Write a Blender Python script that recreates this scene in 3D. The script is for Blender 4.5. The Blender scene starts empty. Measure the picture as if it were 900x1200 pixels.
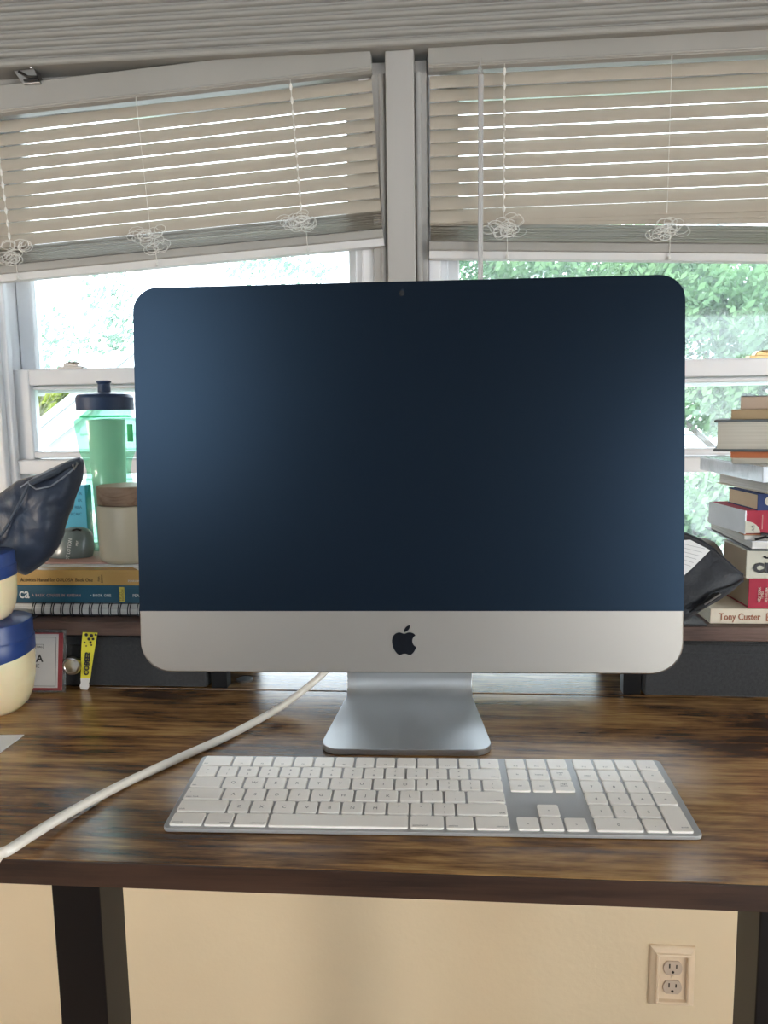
import bpy, bmesh, math, random
from mathutils import Vector, Matrix, noise
random.seed(7)
SC = bpy.context.scene
COL = SC.collection
PI = math.pi
TZ = 1.06                      # height of the desk top above the floor (m)

# ------------------------------------------------------------------ camera
FPX, YAW, PITCH, ROLL, CAMH = 905.59, .0849, -.1266, -.0151, .3256   # fitted on the keyboard and the computer
cy, sy, cp, sp = math.cos(YAW), math.sin(YAW), math.cos(PITCH), math.sin(PITCH)
FW = Vector((-sy*cp, cy*cp, sp)); R0 = Vector((cy, sy, 0)); U0 = R0.cross(FW)
RT = R0*math.cos(ROLL)+U0*math.sin(ROLL); UP = -R0*math.sin(ROLL)+U0*math.cos(ROLL)
CAMP = Vector((0, 0, TZ+CAMH))
cd = bpy.data.cameras.new('camera'); cam = bpy.data.objects.new('camera', cd); COL.objects.link(cam)
cd.sensor_fit = 'VERTICAL'; cd.sensor_height = 36; cd.sensor_width = 27; cd.lens = FPX*36/1200
cd.clip_start = .02; cd.clip_end = 200
cam.matrix_world = Matrix(((RT.x, UP.x, -FW.x, CAMP.x), (RT.y, UP.y, -FW.y, CAMP.y), (RT.z, UP.z, -FW.z, CAMP.z), (0, 0, 0, 1)))
SC.camera = cam

# ------------------------------------------------------------------ world, sun, exposure
w = bpy.data.worlds.new('sky'); SC.world = w; w.use_nodes = True
bg = w.node_tree.nodes['Background']; bg.inputs[0].default_value = (.86, .94, 1, 1); bg.inputs[1].default_value = 2.9
sd = bpy.data.lights.new('sun', 'SUN'); sun = bpy.data.objects.new('sun', sd); COL.objects.link(sun)
sd.energy = 3.2; sd.angle = .03; sd.color = (1, .95, .85)
sun.rotation_euler = (math.radians(48), 0, math.radians(28))      # from behind the house roof: never reaches the room
SC.view_settings.view_transform = 'Standard'; SC.view_settings.look = 'None'
SC.view_settings.exposure = 1.55; SC.view_settings.gamma = 1; SC.view_settings.use_curve_mapping = False
SC.cycles.use_denoising = True
SC.cycles.max_bounces = 10; SC.cycles.diffuse_bounces = 5; SC.cycles.transparent_max_bounces = 24
SC.cycles.sample_clamp_indirect = 8

# ------------------------------------------------------------------ pixel helpers (900 x 1200 frame)
def ray(px, py): return FW+RT*((px-450)/FPX)+UP*((600-py)/FPX)
def at(px, py, Y):
    d = ray(px, py); return CAMP+d*(Y/d.y)
def atz(px, py, z):            # z above the desk top
    d = ray(px, py); return CAMP+d*((TZ+z-CAMP.z)/d.z)

# ------------------------------------------------------------------ materials
def mat(name, c1, c2=None, rough=.5, metal=0., spec=.5, scale=(8, 8, 8), detail=4, lo=.35, hi=.65,
        bump=0., bscale=60, alpha=1., trans=0., coat=0., coords='Object', emit=None, estr=0, sheen=0, ior=1.45, coatr=.05, sss=0):
    m = bpy.data.materials.new(name); m.use_nodes = True
    nt = m.node_tree; N = nt.nodes; L = nt.links; b = N['Principled BSDF']
    b.inputs['Roughness'].default_value = rough; b.inputs['Metallic'].default_value = metal
    b.inputs['Specular IOR Level'].default_value = spec; b.inputs['Alpha'].default_value = alpha
    b.inputs['Transmission Weight'].default_value = trans; b.inputs['Coat Weight'].default_value = coat
    b.inputs['Coat Roughness'].default_value = coatr
    b.inputs['Sheen Weight'].default_value = sheen; b.inputs['IOR'].default_value = ior
    if sss:
        b.inputs['Subsurface Weight'].default_value = sss; b.inputs['Subsurface Scale'].default_value = .02
    tc = N.new('ShaderNodeTexCoord')
    mp = N.new('ShaderNodeMapping'); mp.inputs['Scale'].default_value = scale
    L.new(tc.outputs[coords], mp.inputs[0])
    nz = N.new('ShaderNodeTexNoise'); nz.inputs['Scale'].default_value = 1; nz.inputs['Detail'].default_value = detail
    L.new(mp.outputs[0], nz.inputs['Vector'])
    rp = N.new('ShaderNodeValToRGB'); e = rp.color_ramp.elements
    e[0].position = lo; e[1].position = hi
    c2 = c2 or tuple(x*.93 for x in c1)
    e[0].color = (*c1, 1); e[1].color = (*c2, 1)
    L.new(nz.outputs['Fac'], rp.inputs[0]); L.new(rp.outputs[0], b.inputs['Base Color'])
    if bump:
        n2 = N.new('ShaderNodeTexNoise'); n2.inputs['Scale'].default_value = bscale; n2.inputs['Detail'].default_value = 3
        L.new(tc.outputs[coords], n2.inputs['Vector'])
        bp = N.new('ShaderNodeBump'); bp.inputs['Strength'].default_value = bump; bp.inputs['Distance'].default_value = .002
        L.new(n2.outputs['Fac'], bp.inputs['Height']); L.new(bp.outputs[0], b.inputs['Normal'])
    if emit:
        b.inputs['Emission Color'].default_value = (*emit, 1); b.inputs['Emission Strength'].default_value = estr
    m['_ramp'] = 1
    return m

def wood(name, cols, scale, rough=.35, spec=.5, bump=.15, grain=1.0, rings=.6):
    """wood with long grain along X: stretched noises, a coarse figure and fine fibres"""
    m = bpy.data.materials.new(name); m.use_nodes = True
    nt = m.node_tree; N = nt.nodes; L = nt.links; b = N['Principled BSDF']
    tc = N.new('ShaderNodeTexCoord')
    def nz(sc, det, rg=.6, dist=0.):
        mp = N.new('ShaderNodeMapping'); mp.inputs['Scale'].default_value = sc; L.new(tc.outputs['Object'], mp.inputs[0])
        n = N.new('ShaderNodeTexNoise'); n.inputs['Scale'].default_value = 1; n.inputs['Detail'].default_value = det
        n.inputs['Roughness'].default_value = rg; n.inputs['Distortion'].default_value = dist
        L.new(mp.outputs[0], n.inputs['Vector']); return n
    sx, syy, sz = scale
    a = nz((sx, syy, sz), 5, .6, rings)
    f = nz((sx*3.0, syy*9, sz*9), 6, .7)
    k = nz((sx*1.6, syy*.6, sz*.6), 3)
    ad = N.new('ShaderNodeMath'); ad.operation = 'MULTIPLY_ADD'; ad.inputs[1].default_value = .55*grain
    L.new(f.outputs['Fac'], ad.inputs[0]); L.new(a.outputs['Fac'], ad.inputs[2])
    ad2 = N.new('ShaderNodeMath'); ad2.operation = 'MULTIPLY_ADD'; ad2.inputs[1].default_value = .45
    L.new(k.outputs['Fac'], ad2.inputs[0]); L.new(ad.outputs[0], ad2.inputs[2])
    sb = N.new('ShaderNodeMath'); sb.operation = 'SUBTRACT'; sb.inputs[1].default_value = .5+.275*(grain-1); L.new(ad2.outputs[0], sb.inputs[0])
    rp = N.new('ShaderNodeValToRGB'); cr = rp.color_ramp
    n = len(cols)
    while len(cr.elements) < n: cr.elements.new(.5)
    for i, c in enumerate(cols):
        cr.elements[i].position = .30+.42*i/(n-1); cr.elements[i].color = (*c, 1)
    L.new(sb.outputs[0], rp.inputs[0]); L.new(rp.outputs[0], b.inputs['Base Color'])
    b.inputs['Roughness'].default_value = rough; b.inputs['Specular IOR Level'].default_value = spec
    bp = N.new('ShaderNodeBump'); bp.inputs['Strength'].default_value = bump; bp.inputs['Distance'].default_value = .001
    L.new(ad.outputs[0], bp.inputs['Height']); L.new(bp.outputs[0], b.inputs['Normal'])
    return m

def pane_mat(name, tint=(.97, .99, 1), haze=.03):
    m = bpy.data.materials.new(name); m.use_nodes = True
    nt = m.node_tree; N = nt.nodes; L = nt.links; N.remove(N['Principled BSDF']); o = N['Material Output']
    t = N.new('ShaderNodeBsdfTransparent'); t.inputs[0].default_value = (*tint, 1)
    g = N.new('ShaderNodeBsdfGlossy'); g.inputs['Roughness'].default_value = .03
    d = N.new('ShaderNodeBsdfTranslucent'); d.inputs[0].default_value = (.8, .9, .95, 1)
    fr = N.new('ShaderNodeFresnel'); fr.inputs[0].default_value = 1.45
    m1 = N.new('ShaderNodeMixShader'); L.new(fr.outputs[0], m1.inputs[0]); L.new(t.outputs[0], m1.inputs[1]); L.new(g.outputs[0], m1.inputs[2])
    nz = N.new('ShaderNodeTexNoise'); nz.inputs['Scale'].default_value = 5
    ml = N.new('ShaderNodeMath'); ml.operation = 'MULTIPLY'; ml.inputs[1].default_value = haze*2; L.new(nz.outputs['Fac'], ml.inputs[0])
    m2 = N.new('ShaderNodeMixShader'); L.new(ml.outputs[0], m2.inputs[0]); L.new(m1.outputs[0], m2.inputs[1]); L.new(d.outputs[0], m2.inputs[2])
    L.new(m2.outputs[0], o.inputs[0]); return m

def leaf_mat(name, c1, c2):
    m = bpy.data.materials.new(name); m.use_nodes = True
    nt = m.node_tree; N = nt.nodes; L = nt.links; N.remove(N['Principled BSDF']); o = N['Material Output']
    tc = N.new('ShaderNodeTexCoord'); nz = N.new('ShaderNodeTexNoise'); nz.inputs['Scale'].default_value = 1.7; nz.inputs['Detail'].default_value = 6
    L.new(tc.outputs['Object'], nz.inputs['Vector'])
    rp = N.new('ShaderNodeValToRGB'); e = rp.color_ramp.elements; e[0].position = .35; e[1].position = .65
    e[0].color = (*c1, 1); e[1].color = (*c2, 1); L.new(nz.outputs['Fac'], rp.inputs[0])
    d = N.new('ShaderNodeBsdfDiffuse'); t = N.new('ShaderNodeBsdfTranslucent'); mx = N.new('ShaderNodeMixShader'); mx.inputs[0].default_value = .5
    L.new(rp.outputs[0], d.inputs[0]); L.new(rp.outputs[0], t.inputs[0]); L.new(d.outputs[0], mx.inputs[1]); L.new(t.outputs[0], mx.inputs[2])
    L.new(mx.outputs[0], o.inputs[0]); return m

def slat_mat(name, c):
    m = bpy.data.materials.new(name); m.use_nodes = True
    nt = m.node_tree; N = nt.nodes; L = nt.links; b = N['Principled BSDF']; o = N['Material Output']
    tc = N.new('ShaderNodeTexCoord'); nz = N.new('ShaderNodeTexNoise'); nz.inputs['Scale'].default_value = 14
    L.new(tc.outputs['Object'], nz.inputs['Vector'])
    rp = N.new('ShaderNodeValToRGB'); e = rp.color_ramp.elements; e[0].position = .3; e[1].position = .7
    e[0].color = (*c, 1); e[1].color = (*[x*.93 for x in c], 1); L.new(nz.outputs['Fac'], rp.inputs[0]); L.new(rp.outputs[0], b.inputs['Base Color'])
    b.inputs['Roughness'].default_value = .45
    t = N.new('ShaderNodeBsdfTranslucent'); t.inputs[0].default_value = (.75, .68, .56, 1)
    mx = N.new('ShaderNodeMixShader'); mx.inputs[0].default_value = .04
    L.new(b.outputs[0], mx.inputs[1]); L.new(t.outputs[0], mx.inputs[2]); L.new(mx.outputs[0], o.inputs[0])
    return m

M = {}
M['wall'] = mat('beige_paint', (.70, .58, .40), (.66, .545, .375), .75, bump=.25, bscale=90, scale=(3, 3, 3))
M['white_wall'] = mat('white_paint', (.76, .73, .68), (.73, .70, .65), .7, bump=.1, scale=(3, 3, 3))
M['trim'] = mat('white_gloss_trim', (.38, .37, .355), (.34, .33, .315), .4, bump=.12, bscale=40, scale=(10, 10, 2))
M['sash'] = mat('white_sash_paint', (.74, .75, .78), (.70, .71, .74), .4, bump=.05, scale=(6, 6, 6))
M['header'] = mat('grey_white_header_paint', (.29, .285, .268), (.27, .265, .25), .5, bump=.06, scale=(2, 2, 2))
M['floor'] = wood('oak_floor', [(.16, .09, .05), (.30, .18, .09), (.36, .22, .12)], (2, 14, 14), .4)
M['slat'] = slat_mat('cream_slat', (.45, .405, .34))
M['rail'] = mat('cream_rail', (.32, .31, .29), (.30, .29, .27), .4, scale=(6, 6, 6))
M['cord'] = mat('white_cord', (.70, .69, .66), None, .7); M['railbase'] = slat_mat('pale_rail_base', (.80, .80, .82))
M['railbase'].node_tree.nodes['Mix Shader'].inputs[0].default_value = .3
M['wand'] = mat('clear_plastic_wand', (.48, .48, .48), None, .2, alpha=.85)
M['desk'] = wood('rustic_brown_desk', [(.052, .024, .011), (.17, .083, .031), (.33, .18, .066), (.48, .29, .115)], (4.2, 19, 19), .25, .6, .025, 1.6, 1.6)
M['deskedge'] = wood('dark_desk_edge', [(.016, .008, .006), (.04, .02, .013), (.055, .028, .018)], (4, 30, 30), .45, .4, .25)
M['riser'] = wood('walnut_riser', [(.055, .03, .024), (.12, .07, .055), (.16, .10, .08)], (5, 40, 40), .5, .35, .25)
M['blackmetal'] = mat('black_metal', (.004, .004, .005), (.005, .005, .006), .40, spec=.3, scale=(9, 9, 9))
M['fabric'] = mat('charcoal_fabric', (.022, .024, .028), (.034, .036, .040), .9, bump=.5, bscale=900, scale=(300, 300, 300), sheen=.2)
M['nickel'] = mat('brushed_nickel', (.55, .52, .48), (.48, .45, .41), .28, 1.)
M['alu'] = mat('satin_aluminium', (.42, .39, .355), (.41, .38, .345), .45, 1., scale=(3, 3, 3), bump=.03, bscale=1500)
M['alu_stand'] = mat('stand_aluminium', (.58, .60, .62), (.57, .59, .61), .48, 1., scale=(3, 3, 3))
M['glass'] = mat('black_screen_glass', (.0025, .004, .007), (.0025, .004, .007), .30, spec=.68)
M['glass'].node_tree.nodes['Principled BSDF'].inputs['Specular Tint'].default_value = (.42, .66, 1, 1)
M['logo'] = mat('black_logo', (.004, .005, .008), None, .12)
M['key'] = mat('white_key', (.86, .84, .80), (.84, .82, .78), .42, scale=(9, 9, 9))
M['legend'] = mat('grey_legend', (.20, .20, .21), None, .6)
M['plastic_black'] = mat('black_plastic', (.012, .013, .016), None, .3)
M['cable'] = mat('white_cable', (.74, .71, .65), (.70, .67, .60), .4, scale=(20, 20, 20))
M['paper'] = mat('white_paper', (.80, .80, .80), (.77, .77, .78), .8, scale=(30, 30, 30))
M['outlet'] = mat('ivory_outlet_plate', (.70, .57, .42), (.68, .55, .40), .35)
M['outlet_in'] = mat('tan_receptacle', (.50, .41, .33), None, .35)
M['dark'] = mat('dark_slot', (.02, .015, .012), None, .8)
M['jelly'] = mat('pale_yellow_jelly', (.80, .70, .47), (.74, .63, .41), .22, scale=(20, 20, 20), sss=.4, coat=.3)
M['bluelid'] = mat('navy_blue_lid', (.018, .045, .17), (.02, .05, .19), .38, scale=(30, 30, 30))
M['pane'] = pane_mat('window_pane', haze=.035)
M['chrome'] = mat('dull_metal', (.35, .34, .33), (.25, .25, .25), .35, .9)
M['brass'] = mat('aged_brass', (.55, .38, .18), None, .4, .6)
def flat(name, c, r=.6, **k): return mat(name, c, None, r, **k)

# ------------------------------------------------------------------ mesh helpers
class MB:
    def __init__(s): s.v = []; s.f = []
    def add(s, vs, fs):
        o = len(s.v); s.v += [tuple(v) for v in vs]; s.f += [tuple(i+o for i in f) for f in fs]; return s
    def box(s, x0, x1, y0, y1, z0, z1, mtx=None):
        vs = [Vector((x, y, z)) for x in (x0, x1) for y in (y0, y1) for z in (z0, z1)]
        if mtx: vs = [mtx @ v for v in vs]
        return s.add(vs, [(0, 1, 3, 2), (4, 6, 7, 5), (0, 4, 5, 1), (2, 3, 7, 6), (0, 2, 6, 4), (1, 5, 7, 3)])
    def prism(s, pts, y0, y1, axis='y', mtx=None):     # pts in (x, z) extruded along y;  axis 'z': pts (x, y) along z
        n = len(pts)
        if axis == 'y': vs = [Vector((p[0], y0, p[1])) for p in pts]+[Vector((p[0], y1, p[1])) for p in pts]
        elif axis == 'z': vs = [Vector((p[0], p[1], y0)) for p in pts]+[Vector((p[0], p[1], y1)) for p in pts]
        else: vs = [Vector((y0, p[0], p[1])) for p in pts]+[Vector((y1, p[0], p[1])) for p in pts]
        if mtx: vs = [mtx @ v for v in vs]
        return s.add(vs, [tuple(range(n)), tuple(range(2*n-1, n-1, -1))]+[(i, n+i, n+(i+1) % n, (i+1) % n) for i in range(n)])
    def loft(s, rings, caps=True):
        n = len(rings[0]); o = len(s.v)
        vs = [v for r in rings for v in r]; fs = []
        for k in range(len(rings)-1):
            for i in range(n): fs.append((k*n+i, k*n+(i+1) % n, (k+1)*n+(i+1) % n, (k+1)*n+i))
        if caps: fs += [tuple(range(n-1, -1, -1)), tuple((len(rings)-1)*n+i for i in range(n))]
        return s.add(vs, fs)
    def lathe(s, prof, seg=40, c=(0, 0, 0), sx=1, sy=1, caps=True):
        return s.loft([[(c[0]+sx*r*math.cos(2*PI*i/seg), c[1]+sy*r*math.sin(2*PI*i/seg), c[2]+z) for i in range(seg)] for r, z in prof], caps)
    def tube(s, pts, r, seg=8):
        pts = [Vector(p) for p in pts]; rs = r if isinstance(r, (list, tuple)) else [r]*len(pts)
        rings = []; up = None
        for i, p in enumerate(pts):
            t = (pts[min(i+1, len(pts)-1)]-pts[max(i-1, 0)])
            t = t.normalized() if t.length > 1e-9 else Vector((1, 0, 0))
            if up is None: up = t.orthogonal().normalized()
            up = (up-t*up.dot(t)); up = up.normalized() if up.length > 1e-6 else t.orthogonal().normalized()
            b = t.cross(up)
            rings.append([p+(up*math.cos(2*PI*k/seg)+b*math.sin(2*PI*k/seg))*rs[i] for k in range(seg)])
        return s.loft(rings)
    def mesh(s, name, bevel=0, bseg=2, sharp=.6):
        me = bpy.data.meshes.new(name); me.from_pydata(s.v, [], s.f); me.validate()
        bm = bmesh.new(); bm.from_mesh(me); bmesh.ops.recalc_face_normals(bm, faces=bm.faces)
        if bevel:
            es = [e for e in bm.edges if len(e.link_faces) == 2 and e.calc_face_angle(0) > .5]
            bmesh.ops.bevel(bm, geom=es, offset=bevel, segments=bseg, profile=.5, affect='EDGES', clamp_overlap=True)
        bm.to_mesh(me); bm.free(); me.shade_smooth(); me.set_sharp_from_angle(angle=min(sharp, .25) if bevel else sharp); return me

MW = {}                                        # world matrix of each empty, known before the depsgraph runs
def tag(o, label=None, cat=None, group=None, kind=None):
    for k, v in (('label', label), ('category', cat), ('group', group), ('kind', kind)):
        if v: o[k] = v
    return o
def thing(name, label, cat, loc=(0, 0, 0), rot=(0, 0, 0), group=None, kind=None):
    o = bpy.data.objects.new(name, None); COL.objects.link(o); o.location = loc; o.rotation_euler = rot; o.empty_display_size = .02
    from mathutils import Euler
    MW[o] = Matrix.Translation(loc) @ Euler(rot).to_matrix().to_4x4()
    return tag(o, label, cat, group, kind)
def put(name, me, m, parent=None, loc=None, rot=None, world=False, label=None):
    """link one mesh object; world=True: the mesh is in world coordinates and is taken into its parent's space"""
    if isinstance(me, MB): me = me.mesh(name)
    if world and parent is not None:
        me.transform(mworld(parent).inverted())
    o = bpy.data.objects.new(name, me); COL.objects.link(o)
    if m is not None and not me.materials: me.materials.append(M[m] if isinstance(m, str) else m)
    if parent is not None: o.parent = parent
    from mathutils import Euler
    o.location = loc or (0, 0, 0); o.rotation_euler = rot or (0, 0, 0)
    MW[o] = (mworld(parent) if parent is not None else Matrix()) @ Matrix.Translation(o.location) @ Euler(o.rotation_euler).to_matrix().to_4x4()
    if label: o['label'] = label
    return o
def mworld(o): return MW[o]
def solo(name, me, m, label, cat, group=None, base=None):
    """a thing that is one mesh in world coordinates, its origin moved to its base"""
    if isinstance(me, MB): me = me.mesh(name)
    xs = [v.co for v in me.vertices]
    b = Vector(((min(c.x for c in xs)+max(c.x for c in xs))/2, (min(c.y for c in xs)+max(c.y for c in xs))/2, min(c.z for c in xs)))
    me.transform(Matrix.Translation(-b)); o = put(name, me, m, loc=b); return tag(o, label, cat, group)
def struct(name, me, m, label=None):
    o = put(name, me, m); return tag(o, label, None, None, 'structure')

def rrect(x0, x1, z0, z1, r, n=8, rb=None):
    rb = r if rb is None else rb; out = []
    for cx, cz, a0, rr in ((x1-r, z1-r, 0, r), (x0+r, z1-r, PI/2, r), (x0+rb, z0+rb, PI, rb), (x1-rb, z0+rb, 1.5*PI, rb)):
        for i in range(n+1):
            a = a0+PI/2*i/n; out.append((cx+rr*math.cos(a), cz+rr*math.sin(a)))
    return out

def text_mesh(s, size, depth=.0002, align='LEFT', spacing=1.0, bold=0.):
    cu = bpy.data.curves.new('lettering', 'FONT'); cu.body = s; cu.size = size; cu.align_x = align; cu.extrude = depth
    cu.space_character = spacing; cu.offset = bold; cu.resolution_u = 2
    o = bpy.data.objects.new('lettering', cu); me = bpy.data.meshes.new_from_object(o)
    bpy.data.objects.remove(o); bpy.data.curves.remove(cu); me.materials.clear(); return me
def lettering(s, size, m, parent, origin, xdir=(1, 0, 0), ydir=(0, 0, 1), align='LEFT', name='lettering', spacing=1., bold=0., depth=.0002, sx=1.):
    me = text_mesh(s, size, depth, align, spacing, bold)
    X = Vector(xdir).normalized(); Y = Vector(ydir).normalized(); Z = X.cross(Y)
    mt = Matrix(((X.x*sx, Y.x, Z.x, origin[0]), (X.y*sx, Y.y, Z.y, origin[1]), (X.z*sx, Y.z, Z.z, origin[2]), (0, 0, 0, 1)))
    me.transform(mt); return put(name, me, m, parent, world=True)

def pillow(poly, frame, T, rings=9, dens=64, rough=.0, seed=0, sharp=.55, flat_back=False):
    """an inflated closed bag: outline poly (u, v), frame = (origin, U, V, W), thickness T"""
    o, U, V, Wd = frame
    P = [Vector((p[0], p[1])) for p in poly]
    per = [(P[(i+1) % len(P)]-P[i]).length for i in range(len(P))]; tot = sum(per); D = []
    for i in range(len(P)):
        n = max(1, round(dens*per[i]/tot))
        for k in range(n): D.append(P[i].lerp(P[(i+1) % len(P)], k/n))
    for _ in range(1): D = [(D[i-1]+D[i]*3+D[(i+1) % len(D)])/5 for i in range(len(D))]
    c = sum(D, Vector((0, 0)))/len(D); mb = MB(); n = len(D)
    vs = []; fs = []
    def pt(q, h):
        nn = noise.noise(Vector((q.x*38+seed, q.y*38, seed)))*rough+noise.noise(Vector((q.x*95+seed, q.y*95, seed*2)))*rough*.4
        return o+U*q.x+V*q.y+Wd*(h+(nn if h else 0))
    for side in (1, -1):
        base = len(vs)
        for k in range(rings):
            t = 1-k/rings
            for q in D:
                pq = c+(q-c)*t; h = T/2*(1-t**3)**sharp*side
                vs.append(pt(pq, h if k else 0))
        vs.append(pt(c, T/2*side)); ci = len(vs)-1
        for k in range(rings-1):
            for i in range(n): fs.append((base+k*n+i, base+k*n+(i+1) % n, base+(k+1)*n+(i+1) % n, base+(k+1)*n+i))
        for i in range(n): fs.append((base+(rings-1)*n+i, base+(rings-1)*n+(i+1) % n, ci))
    me = bpy.data.meshes.new('bag'); me.from_pydata(vs, [], fs)
    bm = bmesh.new(); bm.from_mesh(me); bmesh.ops.remove_doubles(bm, verts=bm.verts, dist=1e-5)
    bmesh.ops.recalc_face_normals(bm, faces=bm.faces); bm.to_mesh(me); bm.free(); me.shade_smooth(); return me

# ================================================================== THE ROOM
WY = 1.37                       # room face of the window wall
XL, XR, YB, ZC = -2.0, 2.5, -2.2, 2.95
Z = lambda px, py, Y=WY: at(px, py, Y).z
X = lambda px, py, Y=WY: at(px, py, Y).x
struct('floor', MB().box(XL-.1, XR+.1, YB-.1, WY+.15, -.05, 0), 'floor')
struct('ceiling', MB().box(XL-.1, XR+.1, YB-.1, WY+.15, ZC, ZC+.08), mat('grey_ceiling_paint', (.30, .29, .28), (.28, .27, .26), .8))
win_z0 = TZ+.025                # bottom of the lowest panes
hdr_z = Z(700, 44, 1.34)        # underside of the ribbed header
xw0 = X(3, 400)-.035; xm0 = X(437, 200); xm1 = X(501, 200); xw1 = xm1+(xm0-xw0)
# window wall: below, left of, right of and above the windows
wf = MB(); wf.box(XL-.1, XR+.1, WY, WY+.12, 0, win_z0-.03)
wf.box(XL-.1, xw0, WY, WY+.12, win_z0-.03, ZC); wf.box(xw1, XR+.1, WY, WY+.12, win_z0-.03, ZC)
wf.box(xw0, xw1, WY, WY+.12, hdr_z+.02, ZC)
struct('wall_front', wf, 'wall')
# rear wall with two windows (left one added for a glow on the screen), side walls
rw = [(-1.92, -1.02, TZ+.50, TZ+1.65), (1.38, 2.38, TZ-.75, TZ+.95)]
wb = MB(); xs = [XL-.1, rw[0][0], rw[0][1], rw[1][0], rw[1][1], XR+.1]
for i in (0, 2, 4): wb.box(xs[i], xs[i+1], YB-.1, YB, 0, ZC)
for (a, b_, c_, d_) in rw: wb.box(a, b_, YB-.1, YB, 0, c_); wb.box(a, b_, YB-.1, YB, d_, ZC)
struct('wall_rear', wb, mat('slate_blue_paint', (.16, .20, .27), (.15, .19, .255), .7, scale=(3, 3, 3)))
struct('wall_left', MB().box(XL-.1, XL, YB, WY, 0, ZC), 'white_wall')
wy0, wy1, wz0, wz1 = -1.75, .05, .45, 2.15  # opening in the unseen right wall, added to let in more daylight
wr = MB().box(XR, XR+.1, YB, wy0, 0, ZC).box(XR, XR+.1, wy1, WY, 0, ZC).box(XR, XR+.1, wy0, wy1, 0, wz0).box(XR, XR+.1, wy0, wy1, wz1, ZC)
struct('wall_right', wr, 'white_wall')
wo = thing('window_5', None, None, (XR, (wy0+wy1)/2, wz0), kind='structure'); mb = MB()
for q in ((wy0, wy0+.04, wz0, wz1), (wy1-.04, wy1, wz0, wz1), (wy0, wy1, wz0, wz0+.04), (wy0, wy1, wz1-.04, wz1), ((wy0+wy1)/2-.02, (wy0+wy1)/2+.02, wz0, wz1)):
    mb.box(XR+.02, XR+.08, q[0], q[1], q[2], q[3])
put('frame', mb, 'sash', wo, world=True); put('pane', MB().box(XR+.05, XR+.055, wy0+.03, wy1-.03, wz0+.03, wz1-.03), 'pane', wo, world=True)
for i, (a, b_, c_, d_) in enumerate(rw):
    wo = thing('window_%d' % (i+3), None, None, ((a+b_)/2, YB, c_), kind='structure'); mb = MB()
    for q in ((a, a+.04, c_, d_), (b_-.04, b_, c_, d_), (a, b_, c_, c_+.04), (a, b_, d_-.04, d_), (a, b_, (c_+d_)/2-.02, (c_+d_)/2+.02)):
        mb.box(q[0], q[1], YB-.08, YB-.02, q[2], q[3])
    put('frame', mb, 'sash', wo, world=True)
    put('pane', MB().box(a+.03, b_-.03, YB-.055, YB-.05, c_+.03, d_-.03), 'pane', wo, world=True)

# ribbed header above the windows: each rib a piece of its own
HY = 1.325
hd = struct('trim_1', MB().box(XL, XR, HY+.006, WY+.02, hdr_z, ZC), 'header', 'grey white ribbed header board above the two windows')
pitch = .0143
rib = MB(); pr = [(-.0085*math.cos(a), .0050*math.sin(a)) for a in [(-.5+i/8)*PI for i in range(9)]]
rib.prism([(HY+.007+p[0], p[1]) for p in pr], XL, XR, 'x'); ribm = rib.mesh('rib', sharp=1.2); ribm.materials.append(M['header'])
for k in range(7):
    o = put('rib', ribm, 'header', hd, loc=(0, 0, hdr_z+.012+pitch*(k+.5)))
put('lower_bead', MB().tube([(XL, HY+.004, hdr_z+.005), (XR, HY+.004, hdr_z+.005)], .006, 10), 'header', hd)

# centre post between the windows
mt_ = thing('trim_2', 'white painted post between the two windows', None, ((xm0+xm1)/2, WY, win_z0), kind='structure')
f0, f1 = X(453, 200, 1.345), X(486, 200, 1.345)
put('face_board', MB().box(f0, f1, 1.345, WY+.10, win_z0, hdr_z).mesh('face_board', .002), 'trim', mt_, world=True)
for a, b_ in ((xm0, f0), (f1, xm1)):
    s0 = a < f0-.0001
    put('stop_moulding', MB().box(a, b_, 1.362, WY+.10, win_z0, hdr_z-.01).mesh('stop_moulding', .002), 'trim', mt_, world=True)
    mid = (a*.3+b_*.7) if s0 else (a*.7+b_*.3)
    put('bead', MB().tube([(mid, 1.362, win_z0), (mid, 1.362, hdr_z-.03)], .0055, 10), 'trim', mt_, world=True)

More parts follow.
